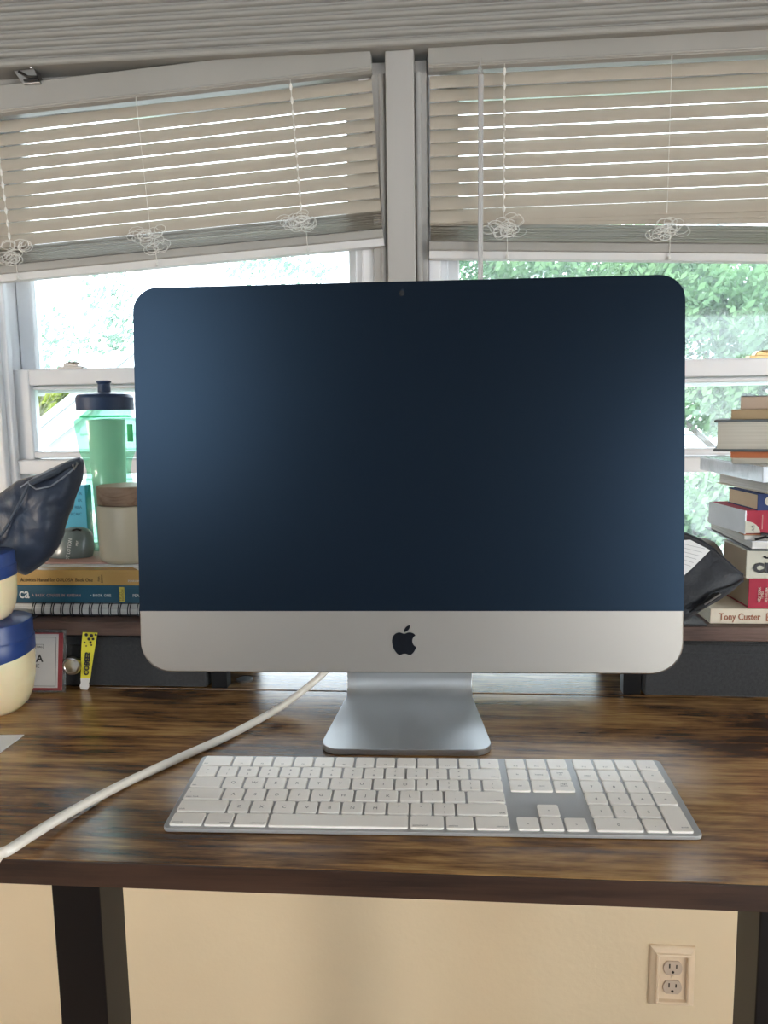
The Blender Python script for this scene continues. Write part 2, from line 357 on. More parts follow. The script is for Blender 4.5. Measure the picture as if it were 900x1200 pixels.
# ------------------------------------------------------------------ the two sash windows
def window(idx, x0, x1, label, px, rows, lockpx, lockmat):
    w_ = thing('window_%d' % idx, label, None, ((x0+x1)/2, WY, win_z0), kind='structure')
    Yl, Yu = 1.405, 1.445
    z = lambda py, Y: at(px, py, Y).z
    m0, m1, m2, b0, b1, b2 = rows
    zt = hdr_z+.02
    def bar(n, a, b_, y0, y1, c_, d_, bev=.003): return put(n, MB().box(a, b_, y0, y1, c_, d_).mesh(n, bev), 'sash', w_, world=True)
    # frame
    bar('jamb', x0, x0+.022, WY+.002, WY+.11, win_z0-.03, zt); bar('jamb', x1-.022, x1, WY+.002, WY+.11, win_z0-.03, zt)
    bar('jamb_stop', x0+.020, x0+.034, Yl-.020, Yl-.004, win_z0, zt); bar('jamb_stop', x1-.034, x1-.020, Yl-.020, Yl-.004, win_z0, zt)
    bar('head', x0, x1, WY+.03, WY+.11, zt-.03, zt); bar('sill', x0, x1, WY-.0, WY+.11, win_z0-.03, win_z0)
    # lower sash
    zb1, zb0 = z(b0, Yl), z(b2, Yl); zm1, zm0 = z(m0, Yl), z(m2, Yl)
    xs0, xs1 = x0+.024, x1-.024; st = .036
    bar('stile', xs0, xs0+st, Yl, Yl+.032, zb0, zm1); bar('stile', xs1-st, xs1, Yl, Yl+.032, zb0, zm1)
    bar('meeting_rail', xs0+st, xs1-st, Yl-.001, Yl+.033, z(m1, Yl), zm1); bar('rail_lip', xs0+st, xs1-st, Yl+.008, Yl+.03, zm0, z(m1, Yl)-.002)
    bar('bottom_rail', xs0+st, xs1-st, Yl-.001, Yl+.033, z(b1, Yl)+.002, zb1); bar('window_stool', x0, x1, Yl-.012, Yl+.03, zb0, z(b1, Yl))
    put('pane', MB().box(xs0+st-.006, xs1-st+.006, Yl+.015, Yl+.018, zb1-.004, zm0+.004), 'pane', w_, world=True)
    # upper sash behind
    bar('stile', xs0, xs0+st-.006, Yu, Yu+.03, zm0-.01, zt-.03); bar('stile', xs1-st+.006, xs1, Yu, Yu+.03, zm0-.01, zt-.03)
    bar('upper_rail', xs0, xs1, Yu, Yu+.03, zt-.06, zt-.03); bar('upper_meeting_rail', xs0, xs1, Yu, Yu+.03, zm0-.005, zm1-.006)
    put('pane', MB().box(xs0+st-.012, xs1-st+.012, Yu+.013, Yu+.016, zm1-.01, zt-.055), 'pane', w_, world=True)
    # low fixed light under the sash
    bar('stile', xs0, xs0+.022, Yl, Yl+.03, win_z0, zb0); bar('stile', xs1-.022, xs1, Yl, Yl+.03, win_z0, zb0)
    put('pane', MB().box(xs0+.018, xs1-.018, Yl+.012, Yl+.015, win_z0, zb0+.004), 'pane', w_, world=True)
    # sash lock on the meeting rail
    lc = at(lockpx[0], lockpx[1], Yl+.012); lk = MB()
    lk.box(lc.x-.024, lc.x+.024, Yl+.002, Yl+.024, zm1-.001, zm1+.004)
    lk.loft([[(lc.x+sx_*r, Yl+.013+sy_*.009, zm1+h) for sx_, sy_ in ((-1, -1), (1, -1), (1, 1), (-1, 1))] for r, h in ((.015, .003), (.014, .007), (.009, .012))])
    lk.tube([(lc.x-.004, Yl+.006, zm1+.011), (lc.x+.016, Yl, zm1+.010), (lc.x+.02, Yl-.002, zm1+.009)], .0025, 8)
    put('sash_lock', lk.mesh('sash_lock', .001), lockmat, w_, world=True)
    return w_
window(1, xw0, xm0, 'white wooden sash window behind the water bottle', 80, (432, 451, 456, 529, 538, 555), (85, 432), 'chrome')
window(2, xm1, xw1, 'white wooden sash window behind the tall book stack', 820, (420.5, 441.5, 448, 525, 535, 553), (893, 420), 'brass')

# ------------------------------------------------------------------ venetian blinds
SLW = .025
def blind(name, label, xl, xr, hl, hr, head_px, n_slats, tilt, stack_n, first, extra=0.):
    """hl/hr: world points at the lower left / right of the head rail"""
    BYc = hl.y
    ang = math.atan2(hr.z-hl.z, hr.x-hl.x); Lh = (hr-hl).length
    root = thing(name, label, 'window blind', hl, (0, -ang, 0), group=None)
    hh = head_px
    rail = MB(); rail.prism([(-.014, 0), (-.014, hh), (-.011, hh+.002), (.016, hh+.002), (.016, 0), (-.004, -.002)], 0, Lh, 'x')
    put('head_rail', rail.mesh('head_rail', .001), 'rail', root)
    put('valance_lip', MB().tube([(0, -.0145, .004), (Lh, -.0145, .004)], .0025, 8), 'rail', root)
    # one slat, slightly crowned, room edge down
    def slat_mesh(t):
        sec = []
        for i in range(7):
            u = -1+2*i/6; sec.append((u*SLW/2, .0018*(1-u*u)))
        sec = sec+[(a, b_-.0005) for a, b_ in reversed(sec)]
        c_, s_ = math.cos(t), math.sin(t)
        pts = [(a*c_-b_*s_, a*s_+b_*c_) for a, b_ in sec]
        return MB().prism(pts, .002, Lh-.002, 'x').mesh('slat', sharp=.9)
    me = slat_mesh(tilt); me.materials.append(M['slat']); p = .0213
    for k in range(n_slats):
        zz = -first-p*k
        o = put('slat', me, 'slat', root, loc=(0, 0, zz+random.uniform(-.0006, .0006)), rot=(0, 0, 0))
        o.rotation_euler = (random.uniform(-.03, .03), random.uniform(-.0012, .0012), 0)
    zst = -first-p*(n_slats-1)-.011
    # bottom stack: flat slats lying on the bottom rail
    piv = Matrix.Translation((0, 0, zst)) @ Matrix.Rotation(extra, 4, 'Y')
    ms = slat_mesh(.06); ms.materials.append(M['slat'])
    if extra:
        for k in (1, 2):
            o = put('slat', me, 'slat', root, loc=(0, 0, zst+.011-.002*k)); o.rotation_euler = (0, extra*k/3, 0)
    for k in range(stack_n):
        o = put('slat', ms, 'slat', root, loc=(0, random.uniform(-.0015, .0015), zst-.0034*(k+.5)))
        o.rotation_euler = (random.uniform(-.05, .05), extra+random.uniform(-.0015, .0015), 0)
    zb = zst-.0034*stack_n
    br = MB(); br.prism([(-.013, -.014), (-.013, -.002), (-.009, .001), (.009, .001), (.013, -.002), (.013, -.014), (.009, -.016), (-.009, -.016)], 0, Lh, 'x')
    o = put('bottom_rail', br.mesh('bottom_rail', .0008), 'rail', root, loc=(0, 0, zb)); o.rotation_euler = (0, extra, 0)
    o = put('rail_base', MB().box(0, Lh, -.010, .010, -.028, -.0155).mesh('rail_base', .001), 'railbase', root, loc=(0, 0, zb)); o.rotation_euler = (0, extra, 0)
    return root, Lh, zst, zb, ang
BY = 1.358
rnd = random.Random(3)
def cords(root, fx, Lh, zst, zb, ladder, extra=0.):
    """one cord station: a ladder cord, its loose tangle on the stack, and the knob under the rail"""
    x = fx; drop = -math.tan(extra)*x; zz1 = zb+drop
    put('ladder_cord', MB().tube([(x, -.0150, 0), (x, -.0145, zst)], .00045, 6), 'cord', root)
    if ladder:
        k = 0; zq = -.012
        while zq > zst+.005:
            put('hole_light_bead', MB().lathe([(.0003, -.0065), (.0021, -.004), (.0027, 0), (.0021, .004), (.0003, .0065)], 8, (x, -.0153, zq)), 'cord', root) if True else None  # white beads stand in for daylight shining through the cord holes
            zq -= .0213; k += 1
    tg = MB()
    for j in range(7):
        pts = []; cx_ = x+rnd.uniform(-.014, .014); cz_ = (zst+zz1)/2+rnd.uniform(-.014, .016); a0 = rnd.uniform(0, 6)
        for i in range(26):
            a = a0+i*.55; rr = .0035+.0075*abs(math.sin(i*.37+j))
            pts.append((cx_+rr*math.cos(a)*1.5+.0006*i*(1 if j % 2 else -1), -.0165-.0015*math.sin(i*.9+j), cz_+rr*math.sin(a)))
        tg.tube(pts, .0006, 5)
    put('cord_tangle', tg, 'cord', root)
    put('cord_end', MB().tube([(x+.006, -.0140, zst+drop), (x+.006, -.0150, zz1-.022)], .0006, 6).lathe([(.001, -.029), (.0035, -.027), (.0025, -.0225), (.001, -.021)], 10, (x+.006, -.015, zz1)), 'cord', root)
hl = at(-26, 139.5, BY); hr = at(436.5, 86.5, BY)
r1, L1, zs1, zb1, a1 = blind('window_blind', 'cream venetian blind hanging crooked with its left end dropped', 0, 0, hl, hr, .044, 10, math.radians(66), 9, .017)
def lx(px, py, root_hl): return (at(px, py, BY)-root_hl)
for px, py, ld in ((349, 180, True), (172, 200, False), (9, 220, True)):
    v = at(px, py, BY)-hl; x = v.x*math.cos(a1)+v.z*math.sin(a1); cords(r1, x, L1, zs1, zb1, ld)
hl2 = at(502, 84, BY); hr2 = at(960, 60.5, BY)
hr2 = hl2+(hr2-hl2)*((xw1-.006-hl2.x)/(hr2.x-hl2.x))
r2, L2, zs2, zb2, a2 = blind('window_blind', 'cream venetian blind with a hanging tilt wand', 0, 0, hl2, hr2, .044, 11, math.radians(66), 9, .017, extra=.040)
for px, py, ld in ((590, 180, True), (781, 180, False)):
    v = at(px, py, BY)-hl2; x = v.x*math.cos(a2)+v.z*math.sin(a2); cords(r2, x, L2, zs2, zb2, ld, .040)
wt, wb_ = at(563.5, 88, BY-.03), at(563, 336, BY-.03)
hx = MB().tube([at(563.5, 68, BY-.022), at(563, 76, BY-.026), at(560, 84, BY-.03), at(566, 86, BY-.03), at(563.5, 79, BY-.028)], .0012, 6)
put('wand_hook', hx, 'wand', r2, world=True)
put('tilt_wand', MB().tube([wt, wb_], .0044, 6), 'wand', r2, world=True)
# metal bracket left behind under the header, where the crooked blind slipped out
bk = thing('blind_bracket', 'dark metal blind bracket under the ribbed header', 'bracket', at(32, 98, 1.338))
a_, b2_ = at(17, 79, 1.338), at(47, 98, 1.338)
mbk = MB(); mbk.prism([(at(16, 83, 1.338).x, at(16, 83, 1.338).z), (at(40, 80, 1.338).x, at(40, 80, 1.338).z), (at(47, 97, 1.338).x, at(47, 97, 1.338).z), (at(27, 98.5, 1.338).x, at(27, 98.5, 1.338).z)], 1.338, 1.357)
put('plate', mbk.mesh('plate', .001), 'chrome', bk, world=True)
put('clip', MB().tube([at(22, 84, 1.335), at(33, 90, 1.333), at(44, 90, 1.335)], .0022, 8).tube([at(28, 94, 1.335), at(45, 93, 1.335)], .002, 8), 'blackmetal', bk, world=True)
put('mounting_tab', MB().tube([at(36, 80, 1.337), at(36, 70, 1.334)], .003, 6), 'chrome', bk, world=True)
# head casing board visible above the crooked blind
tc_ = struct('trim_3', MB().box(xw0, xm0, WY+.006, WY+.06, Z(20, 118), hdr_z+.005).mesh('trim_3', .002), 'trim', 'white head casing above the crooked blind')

# ------------------------------------------------------------------ wall outlet
oc = at(786.5, 1141.5, WY); ow = thing('wall_outlet', 'ivory duplex wall outlet with moulded frame under the desk', 'outlet', (oc.x, WY, oc.z-.06))
pw, ph = .041, .060
def ringxz(w_, h_, y): return [(oc.x-w_, y, oc.z-h_), (oc.x+w_, y, oc.z-h_), (oc.x+w_, y, oc.z+h_), (oc.x-w_, y, oc.z+h_)]
fr = MB(); fr.loft([ringxz(pw, ph, WY+.001), ringxz(pw, ph, WY-.004), ringxz(pw-.002, ph-.002, WY-.007), ringxz(pw-.009, ph-.009, WY-.012), ringxz(pw-.010, ph-.010, WY-.0155), ringxz(pw-.013, ph-.013, WY-.0165), ringxz(pw-.0155, ph-.0145, WY-.015), ringxz(pw-.016, ph-.015, WY-.007)], caps=False)
put('moulded_frame', fr.mesh('moulded_frame', sharp=.35), 'outlet', ow, world=True)
put('cover_plate', MB().box(oc.x-pw+.014, oc.x+pw-.014, WY-.0075, WY, oc.z-ph+.013, oc.z+ph-.013), 'outlet', ow, world=True)
for s in (1, -1):
    cz = oc.z+s*.0195; pts = []
    for i in range(40):
        a = 2*PI*i/40; x_ = .0172*math.cos(a); z_ = max(-.0135, min(.0135, .0172*math.sin(a))); pts.append((oc.x+x_, cz+z_))
    rc = put('receptacle', MB().prism(pts, WY-.0105, WY-.005).mesh('receptacle', .0007), 'outlet_in', ow, world=True)
    for dx, hh in ((-.0063, .0085), (.0063, .0070)):
        put('slot', MB().box(oc.x+dx-.0012, oc.x+dx+.0012, WY-.0108, WY-.009, cz+.0005, cz+.0005+hh), 'dark', rc, world=True)
    put('ground_hole', MB().loft([[(oc.x+.0026*math.cos(a), y, cz-.0075+.0026*math.sin(a)) for a in [2*PI*i/14 for i in range(14)]] for y in (WY-.0108, WY-.009)]), 'dark', rc, world=True)
put('screw', MB().loft([[(oc.x+.003*r*math.cos(a), y, oc.z+.003*r*math.sin(a)) for a in [2*PI*i/16 for i in range(16)]] for r, y in ((1, WY-.006), (1, WY-.0085), (.7, WY-.0092))]), 'outlet', ow, world=True)

# ================================================================== THE DESK
DF, DB, DT = .514, 1.114, .0195
dx0, dx1 = -.78, .66
seam = .8735
desk = thing('desk', 'rustic brown wooden desk with black metal legs', 'desk', ((dx0+dx1)/2, (DF+DB)/2, 0))
fb = put('front_board', MB().box(dx0, dx1, DF+.0006, seam-.0009, TZ-DT, TZ).mesh('front_board', .0008), 'desk', desk, world=True)
put('rear_board', MB().box(dx0, dx1, seam+.0009, DB, TZ-DT, TZ+.0004).mesh('rear_board', .0008), 'desk', desk, world=True)
put('edge_band', MB().box(dx0, dx1, DF-.0006, DF+.0012, TZ-DT, TZ-.0003).mesh('edge_band', .0004), 'deskedge', desk, world=True)
def leg_at(px_l, px_r, py, Y):
    return at(px_l, py, Y).x, at(px_r, py, Y).x
LY = .775
la, lb = leg_at(60, 116, 1040, LY); ra = at(891, 1068, LY).x
for (a, b_) in ((la, lb), (ra, ra+(lb-la))):
    put('leg', MB().box(a, b_, LY, LY+.060, .04, TZ-DT).mesh('leg', .0015), 'blackmetal', desk, world=True)
    put('foot', MB().box(a-.01, b_+.01, DF+.02, DB-.02, 0, .04).mesh('foot', .004), 'blackmetal', desk, world=True)
    put('mounting_plate', MB().box(a-.01, b_+.01, DF+.12, DB-.06, TZ-DT-.006, TZ-DT).mesh('mounting_plate', .001), 'blackmetal', desk, world=True)
put('cross_beam', MB().box(lb, ra, LY+.015, LY+.045, TZ-DT-.03, TZ-DT).mesh('cross_beam', .0015), 'blackmetal', desk, world=True)

# ------------------------------------------------------------------ riser shelf with fabric drawers
RZ = .0835; RF = .872; RB = 1.045; RT_ = .0165
ri = thing('desk_riser', 'low walnut riser shelf with black metal posts on the desk', 'shelf', (-.05, (RF+RB)/2, TZ))
rx0, rx1 = -.66, .55
put('top_board', MB().box(rx0, rx1, RF-.004, RB, TZ+RZ-RT_, TZ+RZ).mesh('top_board', .001), 'riser', ri, world=True)
pl0, pl1 = atz(247, 808, 0).x, atz(265.5, 808, 0).x; pr0, pr1 = atz(730, 814, 0).x, atz(751, 815, 0).x
for (a, b_) in ((pl0, pl1), (pr0, pr1), (rx0, rx0+.018), (rx1-.018, rx1)):
    for y0 in (seam+.003, RB-.022):
        put('post', MB().box(a, b_, y0, y0+.018, TZ+.0004, TZ+RZ-RT_).mesh('post', .0008), 'blackmetal', ri, world=True)
    put('side_rail', MB().box(a, b_, seam+.021, RB-.022, TZ+.050, TZ+RZ-RT_).mesh('side_rail', .0008), 'blackmetal', ri, world=True)
def drawer(label, a, b_, yf, rotz, knobpx=None):
    d = thing('storage_bin', label, 'storage bin', ((a+b_)/2, yf, TZ+.0006), (0, 0, rotz), 'fabric bins under the riser')
    hw = (b_-a)/2; h_ = RZ-RT_-.004
    bx_ = MB().box(-hw, hw, .004, .20, 0, h_); put('body', bx_.mesh('body', .004, 3), 'fabric', d)
    put('front_panel', MB().box(-hw+.001, hw-.001, 0, .006, .001, h_-.001).mesh('front_panel', .0025, 3), 'fabric', d)
    put('hem_seam', MB().tube([(-hw+.003, -.0002, h_-.011), (hw-.003, -.0002, h_-.011)], .0009, 6), 'fabric', d)
    return d
d1 = drawer('charcoal fabric storage bin with a round metal knob', rx0+.020, pl0-.0045, .876, 0)
drawer('plain charcoal fabric storage bin under the book stack', pr1+.002, rx1-.022, .869, -.02)
kc = at(83, 781, .856)
kp = []
for r, y in ((.004, .876), (.004, .866), (.006, .8635), (.0105, .862), (.0112, .859), (.0106, .8565), (.0085, .8555), (.0078, .8562), (.004, .8557), (.0004, .8553)):
    kp.append([(kc.x+r*math.cos(2*PI*i/28), y, kc.z+r*math.sin(2*PI*i/28)) for i in range(28)])
kb = put('knob', MB().loft(kp).mesh('knob', sharp=.7), 'nickel', d1, world=True, label='round brushed metal knob')

# ================================================================== THE COMPUTER
IX, IY, IZ, IR, IT, BH, CH = -.042, .7258, .0746, .0257, .0871, .3775, .0610
pc = thing('desktop_computer', 'all-in-one desktop computer with a black screen and silver chin', 'computer', (IX, IY, TZ), (0, 0, IR))
tiltM = Matrix.Translation((0, 0, IZ)) @ Matrix.Rotation(-IT, 4, 'X')
def tm(mb, n, bev=0, sharp=.6, bseg=2):
    me = mb.mesh(n, bev, bseg, sharp); me.transform(tiltM); return me
W2 = .264; out = rrect(-W2, W2, 0, BH, .024, 10, .030)
def inset(p, d, y):
    k0 = (W2-d)/W2; c0 = BH/2; k1 = (BH/2-d)/(BH/2)
    return [(x*k0, y, c0+(z-c0)*k1) for x, z in p]
body = MB(); body.loft([inset(out, .0012, .0000), inset(out, 0, .0012), inset(out, 0, .005), inset(out, .004, .0065), inset(out, .04, .012), inset(out, .09, .026), inset(out, .14, .037), inset(out, .18, .040)])
put('body', tm(body, 'body', sharp=.5), 'alu', pc)
gl = [p for p in rrect(-W2+.0004, W2-.0004, CH, BH-.0004, .0238, 10, .0002)]
put('screen', tm(MB().prism(gl, -.0012, .0030), 'screen', 0, .05), 'glass', pc, label='black glossy switched off screen')
# webcam
put('camera_lens', tm(MB().loft([[(-.0065*0+.0026*math.cos(a)+(-.0015), y, BH-.0115+.0026*math.sin(a)) for a in [2*PI*i/20 for i in range(20)]] for y in (-.0010, -.00135)]), 'camera_lens'), flat('webcam_ring', (.03, .032, .036), .2), pc)
# logo: a bitten fruit with a leaf
def cub(p0, segs, n=7):
    pts = [p0]; cx_, cy_ = p0
    for a in segs:
        P0 = (cx_, cy_); P1 = (cx_+a[0], cy_+a[1]); P2 = (cx_+a[2], cy_+a[3]); P3 = (cx_+a[4], cy_+a[5])
        for i in range(1, n+1):
            t = i/n; q = 1-t
            pts.append((q**3*P0[0]+3*q*q*t*P1[0]+3*q*t*t*P2[0]+t**3*P3[0], q**3*P0[1]+3*q*q*t*P1[1]+3*q*t*t*P2[1]+t**3*P3[1]))
        cx_, cy_ = P3
    return pts
fruit = cub((12.152, 6.896), [(-.948, 0, -2.415, -1.078, -3.96, -1.04), (-2.04, .027, -3.91, 1.183, -4.961, 3.014), (-2.117, 3.675, -.546, 9.103, 1.519, 12.09), (1.013, 1.454, 2.208, 3.09, 3.792, 3.039), (1.52, -.065, 2.09, -.987, 3.935, -.987), (1.831, 0, 2.35, .987, 3.96, .948), (1.637, -.026, 2.676, -1.48, 3.676, -2.948), (1.156, -1.688, 1.636, -3.325, 1.662, -3.415), (-.039, -.013, -3.182, -1.221, -3.22, -4.857), (-.026, -3.04, 2.48, -4.494, 2.597, -4.559), (-1.429, -2.09, -3.623, -2.324, -4.39, -2.376), (-2, -.156, -3.675, 1.09, -4.61, 1.09)])[:-1]
leaf = cub((15.53, 3.83), [(.843, -1.012, 1.4, -2.427, 1.245, -3.83), (-1.207, .052, -2.662, .805, -3.532, 1.818), (-.78, .896, -1.454, 2.338, -1.273, 3.714), (1.338, .104, 2.715, -.688, 3.559, -1.701)])[:-1]
LS = .0290/24; lcx, lcz = -.0022, .0325
lg = MB()
for poly in (fruit, leaf): lg.prism([(lcx+(x-12)*LS, lcz-(y-12)*LS) for x, y in poly], -.0006, .0005)
put('logo', tm(lg, 'logo'), 'logo', pc, label='black bitten fruit emblem on the chin')
# stand: bent aluminium plate, foot flaring to the front
fl, frr = atz(373, 885, 0), atz(579, 886, 0)
inv = mworld(pc).inverted(); fc = inv @ ((fl+frr)/2); wf_ = (frr-fl).length/2
yb = .138; wn = .0715; pth = []
yf = fc.y
for i in range(7): pth.append((yf+(yb-.022-yf)*i/6, 0))
for i in range(1, 9):
    a = PI/2*1.12*i/8; pth.append((yb-.022+.022*math.sin(a), .022-.022*math.cos(a)))
e_ = pth[-1]; dx_, dz_ = math.cos(PI/2*1.12), math.sin(PI/2*1.12)
for i in range(1, 7): pth.append((e_[0]+dx_*.18*i/6, e_[1]+dz_*.18*i/6))
def halfw(y, z): return wn+(wf_-wn)*max(0, min(1, (yb-.02-y)/(yb-.02-yf)))**1.0 if z < .004 else wn
st = MB(); rings = []
th = .0065
# foot plate outline with rounded front corners, extruded; then the bent neck
cxs = fc.x
n = len(pth)
nrm = []
for i in range(n):
    a_ = pth[max(i-1, 0)]; b2 = pth[min(i+1, n-1)]; t_ = Vector((b2[0]-a_[0], b2[1]-a_[1])).normalized(); nrm.append(Vector((-t_.y, t_.x)))
cols_ = []
for i in range(n):
    y, z = pth[i]; hw = halfw(y, z); nn = nrm[i]
    cols_.append([(cxs-hw, y, z), (cxs+hw, y, z), (cxs+hw, y+nn.x*th, z+nn.y*th), (cxs-hw, y+nn.x*th, z+nn.y*th)])
# rounded front corners
rc_ = .020
front = []
for k in range(6):
    a = PI/2*k/6; yy = yf+rc_*(1-math.sin(a)) ; ins = rc_*(1-math.cos(a))
    front.append((yy, ins))
front = [(yf+rc_*(1-math.sin(PI/2*(1-k/6))), rc_*(1-math.cos(PI/2*(1-k/6)))) for k in range(7)]
rings = []
for yy, ins in front:
    hw = halfw(yy, 0)-ins; rings.append([(cxs-hw, yy, 0), (cxs+hw, yy, 0), (cxs+hw, yy, th), (cxs-hw, yy, th)])
rings += [c_ for c_ in cols_ if c_[0][1] > yf+rc_+.004 or c_[0][2] > .001]
st.loft(rings); me = st.mesh('stand', .0009, 2, .5); put('stand', me, 'alu_stand', pc, label='bent aluminium stand')
hg = MB().box(cxs-.06, cxs+.06, .03, .125, .20, .225); put('hinge', hg.mesh('hinge', .004), 'alu_stand', pc)

# white mains cable: out from behind the stand, across the desk, over the front edge
cb = [at(420, 770, .90)]
CR = .0040
path_px = [(378, 789), (352, 812), (318, 835), (270, 861), (215, 886), (150, 916), (90, 950), (45, 983), (14, 1013)]
pts = [Vector((-.126, .795, TZ+.15)), Vector((-.124, .835, TZ+.085)), at(386, 779, .848), at(370, 797, .838), at(345, 817, .822)]+[atz(px, py, CR+.0005) for px, py in path_px[2:]]
lift = [0]*(len(pts)-3)+[.002, .006, .012]
for p, l in zip(pts, lift): p.z += l
e = pts[-1]; pts += [Vector((e.x-.012, .500, TZ+.008)), Vector((e.x-.020, .492, TZ-.02)), Vector((e.x-.024, .490, TZ-.12)), Vector((e.x-.03, .50, TZ-.40)), Vector((e.x-.05, .53, TZ-.75))]
def smooth(P, k=6):
    out_ = []
    for i in range(len(P)-1):
        p0, p1, p2, p3 = P[max(i-1, 0)], P[i], P[i+1], P[min(i+2, len(P)-1)]
        for j in range(k):
            t = j/k; out_.append(.5*((2*p1)+(p2-p0)*t+(2*p0-5*p1+4*p2-p3)*t*t+(3*p1-p0-3*p2+p3)*t**3))
    return out_+[P[-1]]
solo('power_cable', MB().tube(smooth(pts), CR, 12), 'cable', 'white power cable running from behind the computer over the desk edge', 'cable')

# ================================================================== THE KEYBOARD
KX, KY, KR = -.0177, .5622, .0286
KW, KD = .4187, .1149
kt = math.atan2(.0075, KD)
kbd = thing('keyboard', 'slim white and silver full size keyboard in front of the computer', 'keyboard', (KX, KY, TZ), (0, 0, KR))
kM = Matrix.Translation((0, 0, .0042)) @ Matrix.Rotation(kt, 4, 'X')
def km(mb, n, bev=0, bseg=2, sharp=.6):
    me = mb.mesh(n, bev, bseg, sharp); me.transform(kM); return me
base = [(x, z) for x, z in rrect(-KW/2, KW/2, 0, KD, .0055, 5)]
put('base', km(MB().prism(base, -.0036, -.0004, 'z'), 'base', .0006), mat('keyboard_aluminium', (.42, .43, .44), None, .5, .35), kbd)
for sx in (-1, 1):
    put('foot', MB().box(sx*.17-.025, sx*.17+.025, .095, .108, 0, .0085), 'plastic_black', kbd)
u = 18.68; KH = (114.9-5.0)/6; g = 1.05
x_main = 3.4; x_nav = x_main+14.5*u+4.2; x_num = x_nav+3*u+4.2
keycache = {}
def key(x, row, wu, leg, rows=1):
    w_ = wu*u-2*g; h_ = KH*rows-2*g
    kk = (round(w_, 2), rows)
    if kk not in keycache:
        mb = MB(); a = rrect(0, w_/1000, 0, h_/1000, .0016, 3); b_ = rrect(.0004, w_/1000-.0004, .0004, h_/1000-.0004, .0014, 3)
        mb.loft([[(p[0], p[1], -.0005) for p in a], [(p[0], p[1], .0009) for p in a], [(p[0], p[1], .0013) for p in b_]])
        me = mb.mesh('key', sharp=.5); me.transform(Matrix.Rotation(kt, 4, 'X')); me.materials.append(M['key']); keycache[kk] = me
    px_ = -KW/2+(x+g)/1000; py_ = KD-(2.5+(row+rows)*KH-g)/1000
    o = put('key', keycache[kk], 'key', kbd, loc=kM @ Vector((px_, py_, 0)))
    lx_ = []
    for (s, size, ax, ay, al) in leg:
        me = text_mesh(s, size/1000, .00003, al); lx_.append(me)
        xo = {'LEFT': 1.6, 'RIGHT': w_-1.6, 'CENTER': w_/2}[al]/1000 if ax is None else ax*w_/1000
        me.transform(Matrix.Rotation(kt, 4, 'X') @ Matrix.Translation((xo, ay*h_/1000, .00133)))
        put('legend', me, 'legend', o)
def C1(s, size=5.0): return [(s, size, None, .36, 'CENTER')]
def C2(a, b_): return [(a, 3.6, None, .58, 'CENTER'), (b_, 3.6, None, .14, 'CENTER')]
def LL(s): return [(s, 2.9, None, .13, 'LEFT')]
def RR(s): return [(s, 2.9, None, .13, 'RIGHT')]
def F(n_): return [('F%d' % n_, 2.6, None, .14, 'CENTER')]
rows = [
    [(1.5, LL('esc'))]+[(1, F(i)) for i in range(1, 13)]+[(1, C1('^', 4))],
    [(1, C2('~', '`'))]+[(1, C2(a, b_)) for a, b_ in zip('!@#$%^&*()_+', '1234567890-=')]+[(1.5, RR('delete'))],
    [(1.5, LL('tab'))]+[(1, C1(c)) for c in 'QWERTYUIOP']+[(1, C2('{', '[')), (1, C2('}', ']')), (1, C2('|', '\\'))],
    [(1.75, LL('caps lock')+[('.', 5, .1, .62, 'LEFT')])]+[(1, C1(c)) for c in 'ASDFGHJKL']+[(1, C2(':', ';')), (1, C2('"', "'")), (1.75, RR('return'))],
    [(2.25, LL('shift'))]+[(1, C1(c)) for c in 'ZXCVBNM']+[(1, C2('<', ',')), (1, C2('>', '.')), (1, C2('?', '/')), (2.25, RR('shift'))],
    [(1.5, LL('control')), (1.25, RR('option')), (1.5, RR('command')), (6, []), (1.5, LL('command')), (1.25, LL('option')), (1.5, RR('control'))]]
for r, rw_ in enumerate(rows):
    x = x_main
    for wu, leg in rw_: key(x, r, wu, leg); x += wu*u
for r, names in ((0, ('F13', 'F14', 'F15')), (1, ('fn', 'home', 'page\nup')), (2, ('del', 'end', 'page\ndown'))):
    for i, s in enumerate(names): key(x_nav+i*u, r, 1, [(s, 2.6 if r == 0 else 3.0, None, .14 if r == 0 else (.62 if '\n' in s else .40), 'CENTER')])
key(x_nav+u, 4, 1, C1('^', 3.6))
for i, s in enumerate('<v>'): key(x_nav+i*u, 5, 1, C1(s, 3.2))
for r, names in ((0, ('F16', 'F17', 'F18', 'F19')), (1, ('clear', '=', '/', '*')), (2, '789-'), (3, '456+'), (4, '123')):
    for i, s in enumerate(names): key(x_num+i*u, r, 1, [(s, 2.6, None, .14, 'CENTER')] if r == 0 else C1(s, 3.0 if len(s) > 1 else 4.6))
key(x_num+3*u, 4, 1, RR('enter'), 2); key(x_num, 5, 2, C1('0', 4.6)); key(x_num+2*u, 5, 1, C1('.', 4.6))

